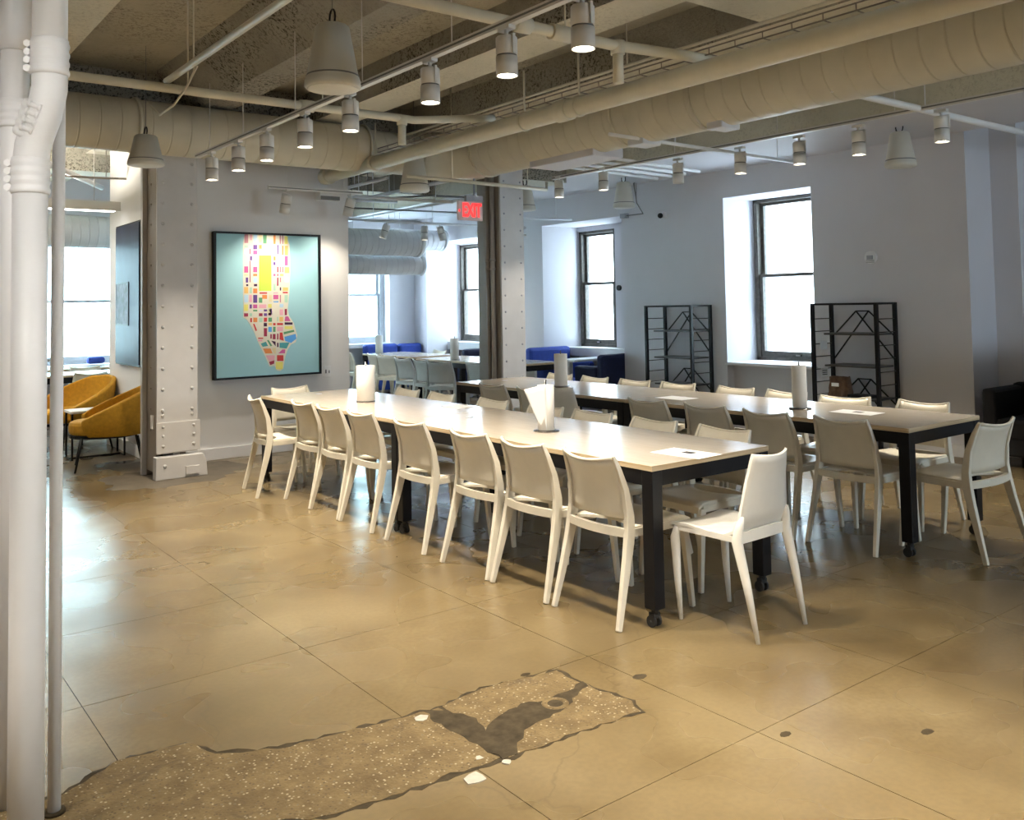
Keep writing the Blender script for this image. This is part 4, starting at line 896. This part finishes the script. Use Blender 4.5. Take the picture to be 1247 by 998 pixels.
# ---------------------------------------------------------------- tables
def table(label, x0, x1, y0, y1, zt=.745, casters=True, group=None, lw=.068):
    t = thing('dining_table', label, 'table', ((x0 + x1) / 2, (y0 + y1) / 2, 0), 0, group)
    bm = B(); box(bm, x0, x1, y0, y1, zt - .026, zt)
    for f in bm.faces:
        f.normal_update(); f.material_index = 0 if abs(f.calc_center_median().z - zt) < 1e-4 else 1
    obj('tabletop', bm, [WOOD, EDGE], t, bevel=.0015)
    i = .002
    za = zt - .027
    bm = B()
    e = i + .003
    box(bm, x0 + e, x0 + e + .03, y0 + e, y1 - e, za - .07, za); box(bm, x1 - e - .03, x1 - e, y0 + e, y1 - e, za - .07, za)
    box(bm, x0 + e, x1 - e, y0 + e, y0 + e + .03, za - .07, za); box(bm, x0 + e, x1 - e, y1 - e - .03, y1 - e, za - .07, za)
    obj('apron', bm, BLACK, t)
    for sx, sy in ((0, 0), (1, 0), (0, 1), (1, 1)):
        lx = x0 + i if sx == 0 else x1 - i - lw; ly = y0 + i if sy == 0 else y1 - i - lw
        lz = .085 if casters else .0
        lg = obj('leg', bx(lx, lx + lw, ly, ly + lw, lz, za), BLACK, t, bevel=.003)
        if casters:
            cx_, cy_ = lx + lw / 2, ly + lw / 2
            bm = B(); tube(bm, [(cx_, cy_, .088), (cx_, cy_, .06)], .018, 10); box(bm, cx_ - .021, cx_ + .021, cy_ - .012, cy_ + .02, .04, .066)
            for sd in (-1, 1): tube(bm, [(cx_ + sd * .010, cy_ + .006, .027), (cx_ + sd * .024, cy_ + .006, .027)], .027, 16)
            tube(bm, [(cx_ - .03, cy_ + .006, .027), (cx_ + .03, cy_ + .006, .027)], .006, 8)
            obj('caster', bm, RUBBER, lg)
    bm = B(); lathe(bm, [(.0, .0), (.03, .0), (.028, .002), (0, .002)], ((x0 + x1) / 2, y0 + (y1 - y0) * .9, zt), 16); obj('cable_grommet', bm, GREYBOX, t)
    return t
table('pale wood table on black legs, near half of the left row', 3.04, 3.91, 2.93, 5.262)
table('pale wood table on black legs, far half of the left row by the framed map', 3.04, 3.91, 5.268, 7.60)
table('pale wood table on black legs, near half of the right row', 4.99, 5.85, 2.76, 5.10)
table('pale wood table on black legs, far half of the right row before the riveted column', 4.99, 5.85, 5.106, 7.45)
table('table with white paper roll beyond the second row, left of the brown column side', 6.86, 7.7, 9.0, 11.3)
table('farthest table before the blue sofas at the end wall', 7.0, 7.8, 11.6, 13.2)
table('white topped table by the far left window, the nearer one', 1.1, 3.2, 11.9, 12.6, casters=False)
table('white topped table right under the far left window', 1.0, 3.3, 13.2, 13.85, casters=False)

# ---------------------------------------------------------------- chairs (local: faces +x, rear legs at x = -0.1)
def make_chair(m, label):
    t = thing('dining_chair', label, 'chair')
    def yb(z): return .175 + (.775 - z) * .05 / .775 * 1.1
    # rear legs run up into the back stiles
    for s in (-1, 1):
        bm = B()
        pts = [(-.095, .228, 0), (-.055, .218, .15), (-.010, .208, .32), (.012, .203, .42), (.018, .198, .50), (.004, .190, .62), (-.030, .182, .72), (-.058, .176, .785)]
        sz = [(.026, .022), (.034, .025), (.046, .028), (.052, .030), (.046, .027), (.036, .022), (.028, .018), (.018, .014)]
        bar(bm, [(x, s * y, z) for x, y, z in pts], sz, (1, 0, 0))
        obj('rear_leg', bm, m, t, bevel=.004)
        bm = B()
        pts = [(.425, .212, 0), (.405, .205, .22), (.388, .198, .42)]
        bar(bm, [(x, s * y, z) for x, y, z in pts], [(.024, .024), (.032, .028), (.040, .034)], (1, 0, 0))
        obj('front_leg', bm, m, t, bevel=.004)
    # back panel, bowed to the rear, its top edge dipping in the middle
    def bp(u, v):
        y = (u - .5) * 2; z0 = .485; zt = .775 - .022 * (1 - y * y) 
        z = z0 + (zt - z0) * v
        xs_ = .018 - .003 * v - .070 * v ** 2.2
        hy = .200 - .026 * v
        return (xs_ - .034 * (1 - y * y), y * hy, z)
    bm = B(); grid(bm, 10, 8, bp, .010, lambda u, v: (1, 0, 0)); obj('backrest', bm, m, t)
    # rolled top rim
    bm = B(); tube(bm, [Vector(bp(u / 10, 1)) + Vector((-.004, 0, .002)) for u in range(11)], .0085, 8); obj('top_rim', bm, m, t)
    # seat shell
    def sp(u, v):
        y = (v - .5) * 2; x = .115 * (1 - y * y) ** .7 * (1 - u) ** 2 - .012 * (1 - u) * y * y + .425 * u
        z = .437 + .012 * u - .016 * (1 - y * y) * math.sin(math.pi * min(1, u * 1.1)) - (.022 * max(0, (u - .85) / .15) ** 2)
        return (x, y * (.196 + .016 * u), z)
    bm = B(); grid(bm, 10, 8, sp, .014, lambda u, v: (0, 0, 1)); obj('seat', bm, m, t)
    bm = B()
    n = 10
    def arc(z): return [(-.030 * (1 - ((k / n - .5) * 2) ** 2) + .0, (k / n - .5) * .392, z) for k in range(n + 1)]
    bar(bm, [Vector(p) + Vector((.0, 0, 0)) for p in arc(.425)], (.024, .040), (1, 0, 0))
    bar(bm, [(.02, -.198, .418), (.39, -.205, .422)], (.018, .036), (0, 1, 0)); bar(bm, [(.02, .198, .418), (.39, .205, .422)], (.018, .036), (0, 1, 0))
    bar(bm, [(.405, -.2, .412), (.405, .2, .412)], (.018, .03), (1, 0, 0))
    obj('seat_rail', bm, m, t)
    return t
def make_shell_chair(m, label):
    """one-piece chair: continuous curved shell and tapering oval legs"""
    t = thing('dining_chair', label, 'chair')
    prof = [(.40, .428), (.385, .445), (.30, .450), (.18, .440), (.08, .440), (.02, .462), (-.012, .52), (-.030, .60), (-.050, .70), (-.080, .80)]
    wid = [.185, .190, .192, .190, .190, .190, .182, .168, .150, .130]
    N = len(prof) - 1
    def at(u):
        k = min(N - 1, int(u * N)); f = u * N - k
        return tuple(prof[k][i] * (1 - f) + prof[k + 1][i] * f for i in (0, 1)) + (wid[k] * (1 - f) + wid[k + 1] * f,)
    def fn(u, v):
        x, z, w = at(u); y = (v - .5) * 2
        cup = max(0, (u - .45)) * 1.8
        return (x + .035 * cup * y * y - .0, y * w, z - (.012 * (1 - y * y) * (1 if u < .5 else 0)) + .012 * (y * y) * (1 if u > .95 else 0))
    def nn(u, v):
        a = Vector(at(min(1, u + .02))[:2]) - Vector(at(max(0, u - .02))[:2]); a.normalize()
        return (a.y, 0, -a.x)
    bm = B(); grid(bm, 27, 10, fn, .013, nn)
    o = obj('seat_shell', bm, m, t); 
    for s in (-1, 1):
        bm = B(); tube(bm, [(-.012, s * .170, .535), (-.002, s * .180, .49), (.010, s * .188, .43), (-.035, s * .187, .25), (-.085, s * .183, 0)], [.008, .020, .026, .020, .010], 10); obj('rear_leg', bm, m, t)
        bm = B(); tube(bm, [(.36, s * .178, .435), (.368, s * .186, .38), (.36, s * .186, .2), (.345, s * .185, 0)], [.016, .024, .018, .010], 10); obj('front_leg', bm, m, t)
        bm = B(); bar(bm, [(.0, s * .186, .432), (.36, s * .182, .430)], (.014, .026), (0, 1, 0)); obj('side_rim', bm, m, t)
    bm = B(); bar(bm, [(.018, -.186, .432), (.004, -.09, .438), (-.002, 0, .440), (.004, .09, .438), (.018, .186, .432)], (.016, .05), (1, 0, 0)); obj('rear_rim', bm, m, t)
    return t
ch = make_chair(CHAIR, '')
chg = make_chair(CHAIRG, '')
chs = make_shell_chair(CHAIRW, '')
used = {}
def place(proto, x, y, deg, label, group):
    if not used.get(proto.name):
        used[proto.name] = 1; o = proto
    else:
        o = COPY(proto)
    o.location = (x, y, 0); o.rotation_euler = (0, 0, R(deg)); o['label'] = label
    if group: o['group'] = group
    elif 'group' in o: del o['group']
    return o
KIDS = {}
for o in COL.objects:
    if o.parent is not None: KIDS.setdefault(o.parent.name, []).append(o)
def COPY(root):
    r = root.copy(); COL.objects.link(r)
    for c in KIDS.get(root.name, []):
        d = c.copy(); COL.objects.link(d); d.parent = r
    return r
ga = 'chairs on the aisle side of the left table row'
orda = ['askew at the wall end', 'second from the wall end', 'third from the wall end', 'fourth from the wall end', 'fourth from the near end', 'third from the near end', 'second from the near end', 'nearest the camera']
for (y, x, dg), lb in zip(((7.17, 2.87, -8), (6.55, 3.0, 0), (6.09, 3.0, 0), (5.60, 3.0, 0), (4.93, 2.99, 0), (4.27, 2.99, 0), (3.77, 2.99, 0), (3.255, 2.995, 0)), orda):
    place(ch, x, y, dg, 'cream chair on aisle side of the left table row, ' + lb, ga)
o = place(chs, 3.44, 2.62, 92, 'smooth white one-piece chair at the near end of the left table', None)
gb_ = 'chairs on the far side of the left table row'
for y, lb in zip((3.36, 3.90, 4.46, 4.95, 5.58, 6.30, 6.85), ('nearest the camera', 'second from the near end', 'third from the near end', 'fourth from the near end', 'third from the wall end', 'second from the wall end', 'at the wall end')):
    place(ch, 4.03, y, 180, 'cream chair between the rows facing the left tables, ' + lb, gb_)
place(ch, 3.42, 7.80, -84, 'cream plastic chair at the far end of the left row below the framed map', None)
gc = 'chairs on the aisle side of the right table row'
for (x, y, dg), lb in zip(((4.96, 3.15, 0), (4.94, 3.68, -3), (4.95, 4.20, 0), (4.93, 4.74, 0)), ('nearest the camera', 'second from the near end', 'third from the near end', 'fourth from the near end')):
    place(ch, x, y, dg, 'cream chair between the rows facing the right tables, ' + lb, gc)
place(chs, 4.93, 5.72, 2, 'smooth pale flat-topped chair between the rows, left of the far white roll', None)
for (x, y, dg), lb in zip(((4.92, 6.12, 0), (4.90, 6.66, 2)), ('second from the far end', 'farthest one')):
    place(ch, x, y, dg, 'cream chair between the rows facing the right tables, ' + lb, gc)
gd = 'chairs on the window side of the right table row'
for (x, y, dg), lb in zip(((6.03, 3.25, 180), (5.97, 3.80, 196), (6.02, 4.36, 180), (6.02, 4.86, 180), (6.0, 5.48, 186), (5.98, 6.0, 184), (5.98, 6.55, 180), (6.0, 7.1, 180)), ('nearest the camera', 'second nearest, slightly turned', 'third nearest', 'fourth nearest', 'fifth nearest', 'third from the far end', 'second from the far end', 'farthest one')):
    place(ch, x, y, dg, 'cream chair on the window side of the right tables, ' + lb, gd)
o = place(ch, 5.43, 2.52, 88, 'cream chair at the near end of the right table, at the picture edge', None)
o.scale = (1.0, 1.12, 1.0)
ge = 'greyish chairs around the far tables'
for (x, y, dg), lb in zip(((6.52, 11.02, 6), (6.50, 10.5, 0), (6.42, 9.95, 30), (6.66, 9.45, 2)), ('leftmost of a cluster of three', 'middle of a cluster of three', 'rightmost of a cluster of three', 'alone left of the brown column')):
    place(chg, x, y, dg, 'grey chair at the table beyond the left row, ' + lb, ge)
gf = 'chairs at the farthest table'
for (x, y, dg), lb in zip(((6.86, 12.45, 5), (6.72, 11.85, 25), (6.7, 13.1, 0), (7.98, 12.45, 180), (5.9, 12.6, 10)), ('front left, backlit by the window', 'turned at its near corner', 'rear left one', 'front right one', 'apart by the map wall edge')):
    place(ch, x, y, dg, 'white plastic chair by the farthest table, ' + lb, gf)
gh = 'chairs by the far left window'
for (x, y, dg), lb in zip(((2.76, 12.92, -90), (2.55, 11.72, 90), (1.75, 11.65, 90), (1.5, 12.95, -90)), ('its curved top seen between the two tables', 'just above the mustard chair back', 'glimpsed between the two foreground pipes', 'mostly hidden by the foreground pipes')):
    place(ch, x, y, dg, 'white plastic chair at the far left tables, ' + lb, gh)

# ---------------------------------------------------------------- paper towels and papers
def towel(label, x, y, z=.745, h=.275, flare=None, r=.050, a0=2.6, L=.12):
    t = thing('paper_towel_roll', label, 'paper towels', (x, y, z))
    bm = B(); lathe(bm, [(.0, .0), (.078, .0), (.078, .006), (.0, .008)], (x, y, z + .001), 24); obj('stand_base', bm, CHROME, t)
    bm = B(); tube(bm, [(x, y, z), (x, y, z + h + .03)], .005, 8); obj('stand_rod', bm, CHROME, t)
    bm = B(); lathe(bm, [(.018, .012), (r, .012), (r, h), (.018, h), (.018, .012)], (x, y, z), 28); obj('roll', bm, PAPER, t)
    if flare:
        d = Vector(flare).normalized(); s = Vector((-d.y, d.x, 0))
        def fn(u, v):
            top = .018 + (h - .01) * v
            reach = L * u * (.15 + .85 * v ** .8)
            return Vector((x, y, z)) + s * (r + .001) * (1 - .3 * u) + d * reach + Vector((0, 0, top - .03 * u * v))
        bm = B(); grid(bm, 8, 8, fn, .001, lambda u, v: (s.x, s.y, s.z)); obj('loose_sheet', bm, SHEET, t)
    return t
lf = (-.79, .6, 0)
towel('white paper roll with a sheet flaring out, near half of left tables', 3.42, 4.15, flare=lf, L=.13)
towel('wide white paper roll on the far half of the left tables', 3.45, 6.45, h=.29, r=.075, flare=(.8, -.5, 0), L=.03)
towel('white paper roll with curled sheet, near half of right tables', 5.38, 3.76, h=.30, flare=(.8, -.6, 0), L=.05)
towel('white paper towel roll on the far half of the right table row', 5.36, 6.28, h=.30, flare=(.8, -.6, 0), L=.05, r=.06)
towel('white paper towel roll on the table beyond, above the middle chairs', 6.98, 10.45, h=.30, r=.06)
towel('white paper towel roll on the farthest table before the bright window', 7.15, 12.9, h=.30, r=.06)
def paper(label, x, y, w, h, deg=0, ink=True, z=.7455):
    t = thing('paper_sheet', label, 'paper', (x, y, z), 0)
    rot = Matrix.Translation((x, y, z)) @ Matrix.Rotation(R(deg), 4, 'Z')
    bm = B(); box(bm, -w / 2, w / 2, -h / 2, h / 2, 0, .0015); bmesh.ops.transform(bm, matrix=rot, verts=bm.verts[:]); obj('sheet', bm, SHEET, t)
    if ink:
        bm = B(); box(bm, -.005, .045, -.035, .03, .0015, .002); bmesh.ops.transform(bm, matrix=rot, verts=bm.verts[:]); obj('print', bm, INK, t)
paper('white sheet with a dark print on the near end of the left table', 3.42, 3.06, .19, .30, 4)
paper('white sheet with a dark print on the near half of the right table', 5.46, 3.38, .19, .30, 2)
paper('blank white sheet farther along the near half of the right table', 5.33, 4.85, .2, .28, 0, False)
paper('blank white sheet on the left row close to its middle seam', 3.78, 5.62, .16, .22, 0, False)

# ---------------------------------------------------------------- black shelf racks
def rack(label, y0, y1, x0=8.12, x1=8.46, H_=1.46, nz=10):
    t = thing('shelf_rack', label, 'shelf', ((x0 + x1) / 2, (y0 + y1) / 2, 0))
    s = .034
    for x in (x0, x1):
        for y in (y0, y1): obj('post', bx(x - s / 2, x + s / 2, y - s / 2, y + s / 2, 0, H_), RACK, t)
    for k in range(nz):
        z = .13 + .13 * k
        for y in (y0, y1): obj('rung', tb([(x0, y, z), (x1, y, z)], .0045, 6), RACK, t)
    for x in (x0, x1): obj('top_rail', bx(x - .008, x + .008, y0, y1, H_ - .02, H_), RACK, t)
    for y in (y0, y1): obj('top_rail', bx(x0, x1, y - .008, y + .008, H_ - .02, H_), RACK, t)
    for z in (1.14, .82, .50, .14):
        bm = B(); box(bm, x0 - .02, x1 - .02, y0 + .02, y1 - .14, z, z + .018); obj('shelf_board', bm, simple('dark_shelf_board', (.05, .05, .05), .4), t)
    ym = (y0 + y1) / 2; xb = x1 + .004
    for zp, z1, z2 in ((1.375, 1.13, .88), (.68, .44, .16)):
        bm = B()
        for a, b_ in (((ym + .07, zp), (ym - .07, zp)), ((ym + .07, zp), (y1 - .03, z1)), ((ym - .07, zp), (y0 + .02, z1)), ((ym + .07, zp), (y0 + .01, z2)), ((ym - .07, zp), (y1 - .02, z2))):
            bar(bm, [(xb, a[0], a[1]), (xb, b_[0], b_[1])], (.012, .012), (1, 0, 0))
        obj('brace', bm, RACK, t)
    return t
rack('black metal shelf rack against the wall left of the near window', 7.13, 7.86)
r2 = rack('black metal shelf rack right of the near window, holding a brown bag', 4.78, 5.49)
for k, z in enumerate((.98, .70)):
    lb = obj('label_card', bx(8.20, 8.32, 5.46, 5.465, z, z + .09), SHEET, r2)
    if k == 1:
        bm = B()
        for q in range(3): box(bm, 8.22, 8.30, 5.455, 5.46, z + .02 + .02 * q, z + .027 + .02 * q)
        obj('print', bm, INK, lb)
bg_ = thing('paper_bag', 'crumpled brown paper bag with a white label on the rack right of the window', 'bag', (8.22, 5.27, .52))
bm = B()
rnd = random.Random(5)
def bagf(u, v):
    a = u * 2 * math.pi; w = .12 * (1 - .25 * v) ; 
    return (8.24 + .10 * (1 - .45 * v) * math.copysign(abs(math.cos(a)) ** .6, math.cos(a)) + rnd.uniform(-.006, .006), 5.27 + .115 * (1 - .12 * v) * math.copysign(abs(math.sin(a)) ** .6, math.sin(a)) + rnd.uniform(-.006, .006), .52 + .19 * v + rnd.uniform(-.008, .008) * v)
rings = []
for j in range(6):
    rings.append([bm.verts.new(bagf(i / 16, j / 5)) for i in range(16)])
for j in range(5):
    for i in range(16): bm.faces.new((rings[j][i], rings[j][(i + 1) % 16], rings[j + 1][(i + 1) % 16], rings[j + 1][i]))
bm.faces.new(rings[0]); bm.faces.new(rings[5])
obj('bag_body', bm, BROWNBAG, bg_)
bm = B(); box(bm, 8.128, 8.134, 5.22, 5.30, .62, .655); obj('label_card', bm, SHEET, bg_)
o = obj('flat_box', bx(8.14, 8.32, 4.90, 5.13, .519, .545), RACK); tag(o, 'small black box lying beside the brown bag on the rack shelf', 'box')

# ---------------------------------------------------------------- sofas
def sofa(label, x0, x1, y0, y1, back, m, zb=.84, za=.66, zs=.42, nm='sofa'):
    """back: '+y','-y','+x','-x' is the side carrying the backrest"""
    t = thing(nm, label, 'sofa', ((x0 + x1) / 2, (y0 + y1) / 2, 0))
    T = .14; e = .02
    obj('base', bx(x0 + e, x1 - e, y0 + e, y1 - e, .10, .26), m, t, bevel=.02)
    if back[1] == 'y':
        b0, b1 = (y1 - T, y1) if back[0] == '+' else (y0, y0 + T)
        c0, c1 = (y0, y1 - T) if back[0] == '+' else (y0 + T, y1)
        obj('backrest', bx(x0, x1, b0, b1, .12, zb), m, t, bevel=.045)
        obj('arm', bx(x0, x0 + T * .8, c0, c1, .12, za), m, t, bevel=.03); obj('arm', bx(x1 - T * .8, x1, c0, c1, .12, za), m, t, bevel=.03)
        obj('seat_cushion', bx(x0 + T * .8, x1 - T * .8, c0 + .01, c1 - .01, .24, zs), m, t, bevel=.03)
    else:
        b0, b1 = (x1 - T, x1) if back[0] == '+' else (x0, x0 + T)
        c0, c1 = (x0, x1 - T) if back[0] == '+' else (x0 + T, x1)
        obj('backrest', bx(b0, b1, y0, y1, .12, zb), m, t, bevel=.045)
        obj('arm', bx(c0, c1, y0, y0 + T * .8, .12, za), m, t, bevel=.03); obj('arm', bx(c0, c1, y1 - T * .8, y1, .12, za), m, t, bevel=.03)
        obj('seat_cushion', bx(c0 + .01, c1 - .01, y0 + T * .8, y1 - T * .8, .24, zs), m, t, bevel=.03)
    for x in (x0 + .06, x1 - .06):
        for y in (y0 + .06, y1 - .06): obj('foot', tb([(x, y, 0), (x, y, .11)], .018, 8), BLACK, t)
    return t
sofa('royal blue seat in the middle window bay, back toward the far riveted column', 8.12, 8.9, 9.66, 10.32, '+y', BLUE, .87)
sofa('navy seat in the middle window bay, back against the near side of the bay', 8.12, 8.9, 8.66, 9.24, '-y', NAVY, .82)
bt = thing('side_table', 'small white pedestal table between the blue and navy seats', 'table', (8.5, 9.45, 0))
obj('tabletop', bx(8.15, 8.95, 9.27, 9.63, .70, .73), SHEET, bt, bevel=.004)
obj('pedestal', bx(8.20, 8.26, 9.42, 9.48, 0.03, .70), TRIM, bt); obj('foot', bx(8.15, 8.6, 9.3, 9.6, 0, .03), TRIM, bt)
bt = thing('side_table', 'small pale box table beside the blue seat, at the edge of the far riveted column', 'table', (7.9, 9.9, 0))
obj('tabletop', bx(7.85, 8.1, 9.75, 10.15, .60, .63), TRIM, bt); obj('panel_leg', bx(7.86, 7.9, 9.77, 10.13, 0, .60), TRIM, bt)
sofa('royal blue sofa against the end wall, left one of two', 7.35, 8.0, 13.4, 13.88, '+y', BLUE, .86)
sofa('royal blue sofa against the end wall, right one in the corner', 8.03, 8.49, 13.4, 13.88, '+y', BLUE, .85)
sofa('navy seat in the far window bay, half hidden by the brown column side', 8.2, 8.9, 11.95, 12.6, '-y', NAVY, .80)
sofa('black armchair at the right picture edge against the side of the wall, lower front one', 8.22, 8.94, 3.28, 3.86, '+x', BLACKSOFA, .70, .68, nm='armchair')['category'] = 'armchair'
sofa('black high-backed armchair cut by the right picture edge', 8.05, 8.85, 2.62, 3.24, '+y', BLACKSOFA, 1.08, .70, nm='armchair')['category'] = 'armchair'
o = obj('cushion', bx(2.98, 3.22, 13.84, 13.96, .76, .86), BLUE, bevel=.04); tag(o, 'small dark blue cushion on the sill of the far left window', 'cushion')

# ---------------------------------------------------------------- mustard armchairs
def armchair(label, x, y, deg):
    t = thing('armchair', label, 'armchair', (0, 0, 0))
    def rad(a): return .40
    def fn(u, v):
        a = (u - .5) * 2 * R(128)             # 0 at the back
        k = abs(u - .5) * 2
        zt = .79 - .08 * k ** 1.3 - .22 * max(0, (k - .25) / .75) ** 1.1
        zb = .31 + .02 * k
        z = zb + (zt - zb) * v
        r = .30 + .07 * v + .03 * math.sin(v * math.pi)
        fx = -math.cos(a) * (r + .02 * v) ; fy = math.sin(a) * r * 1.02
        return (fx * (1.0 + .12 * max(0, -fx / .4) * v), fy, z)
    def nn(u, v):
        a = (u - .5) * 2 * R(128); return (-math.cos(a), math.sin(a), -.25)
    bm = B(); grid(bm, 32, 10, fn, .045, nn)
    o = obj('shell', bm, YELLOW, t); md = o.modifiers.new('bevel', 'BEVEL'); md.width = .018; md.segments = 3; md.limit_method = 'ANGLE'; md.angle_limit = R(60)
    bm = B(); pts = [( -.26 * math.cos(a) if math.cos(a) > 0 else -.36 * math.cos(a), .285 * math.sin(a)) for a in [2 * math.pi * k / 24 for k in range(24)]]
    prism(bm, pts, .13, (0, 0, .33), 'z'); obj('seat_cushion', bm, YELLOW, t, bevel=.035)
    bm = B(); prism(bm, [(p[0] * .98, p[1] * .98) for p in pts], .025, (0, 0, .302), 'z'); obj('seat_frame', bm, BLACK, t)
    for sx, sy in ((1, 1), (1, -1), (-1, 1), (-1, -1)):
        obj('leg', tb([(sx * .24, sy * .22, .31), (sx * .30, sy * .26, 0)], [.013, .009], 8), BLACK, t)
    t.location = (x, y, 0); t.rotation_euler = (0, 0, R(deg))
    return t
armchair('mustard upholstered tub chair in front, beside the left riveted column', 2.22, 9.38, 168)
armchair('mustard upholstered tub chair behind the small white table, back to the side wall', 2.16, 10.72, 203)
stt = thing('side_table', 'small white topped side table between the two mustard chairs', 'table', (2.2, 10.08, 0))
bm = B(); box(bm, 1.98, 2.52, 9.93, 10.25, .475, .50); obj('tabletop', bm, SHEET, stt, bevel=.004)
for x in (2.0, 2.5):
    bm = B(); bar(bm, [(x, 9.95, .475), (x, 9.95, .01), (x, 10.23, .01), (x, 10.23, .475)], (.018, .018), (1, 0, 0)); obj('frame_loop', bm, BLACK, stt)
bm = B(); bar(bm, [(2.0, 10.09, .012), (2.5, 10.09, .012)], (.018, .018), (0, 0, 1)); obj('stretcher', bm, BLACK, stt)
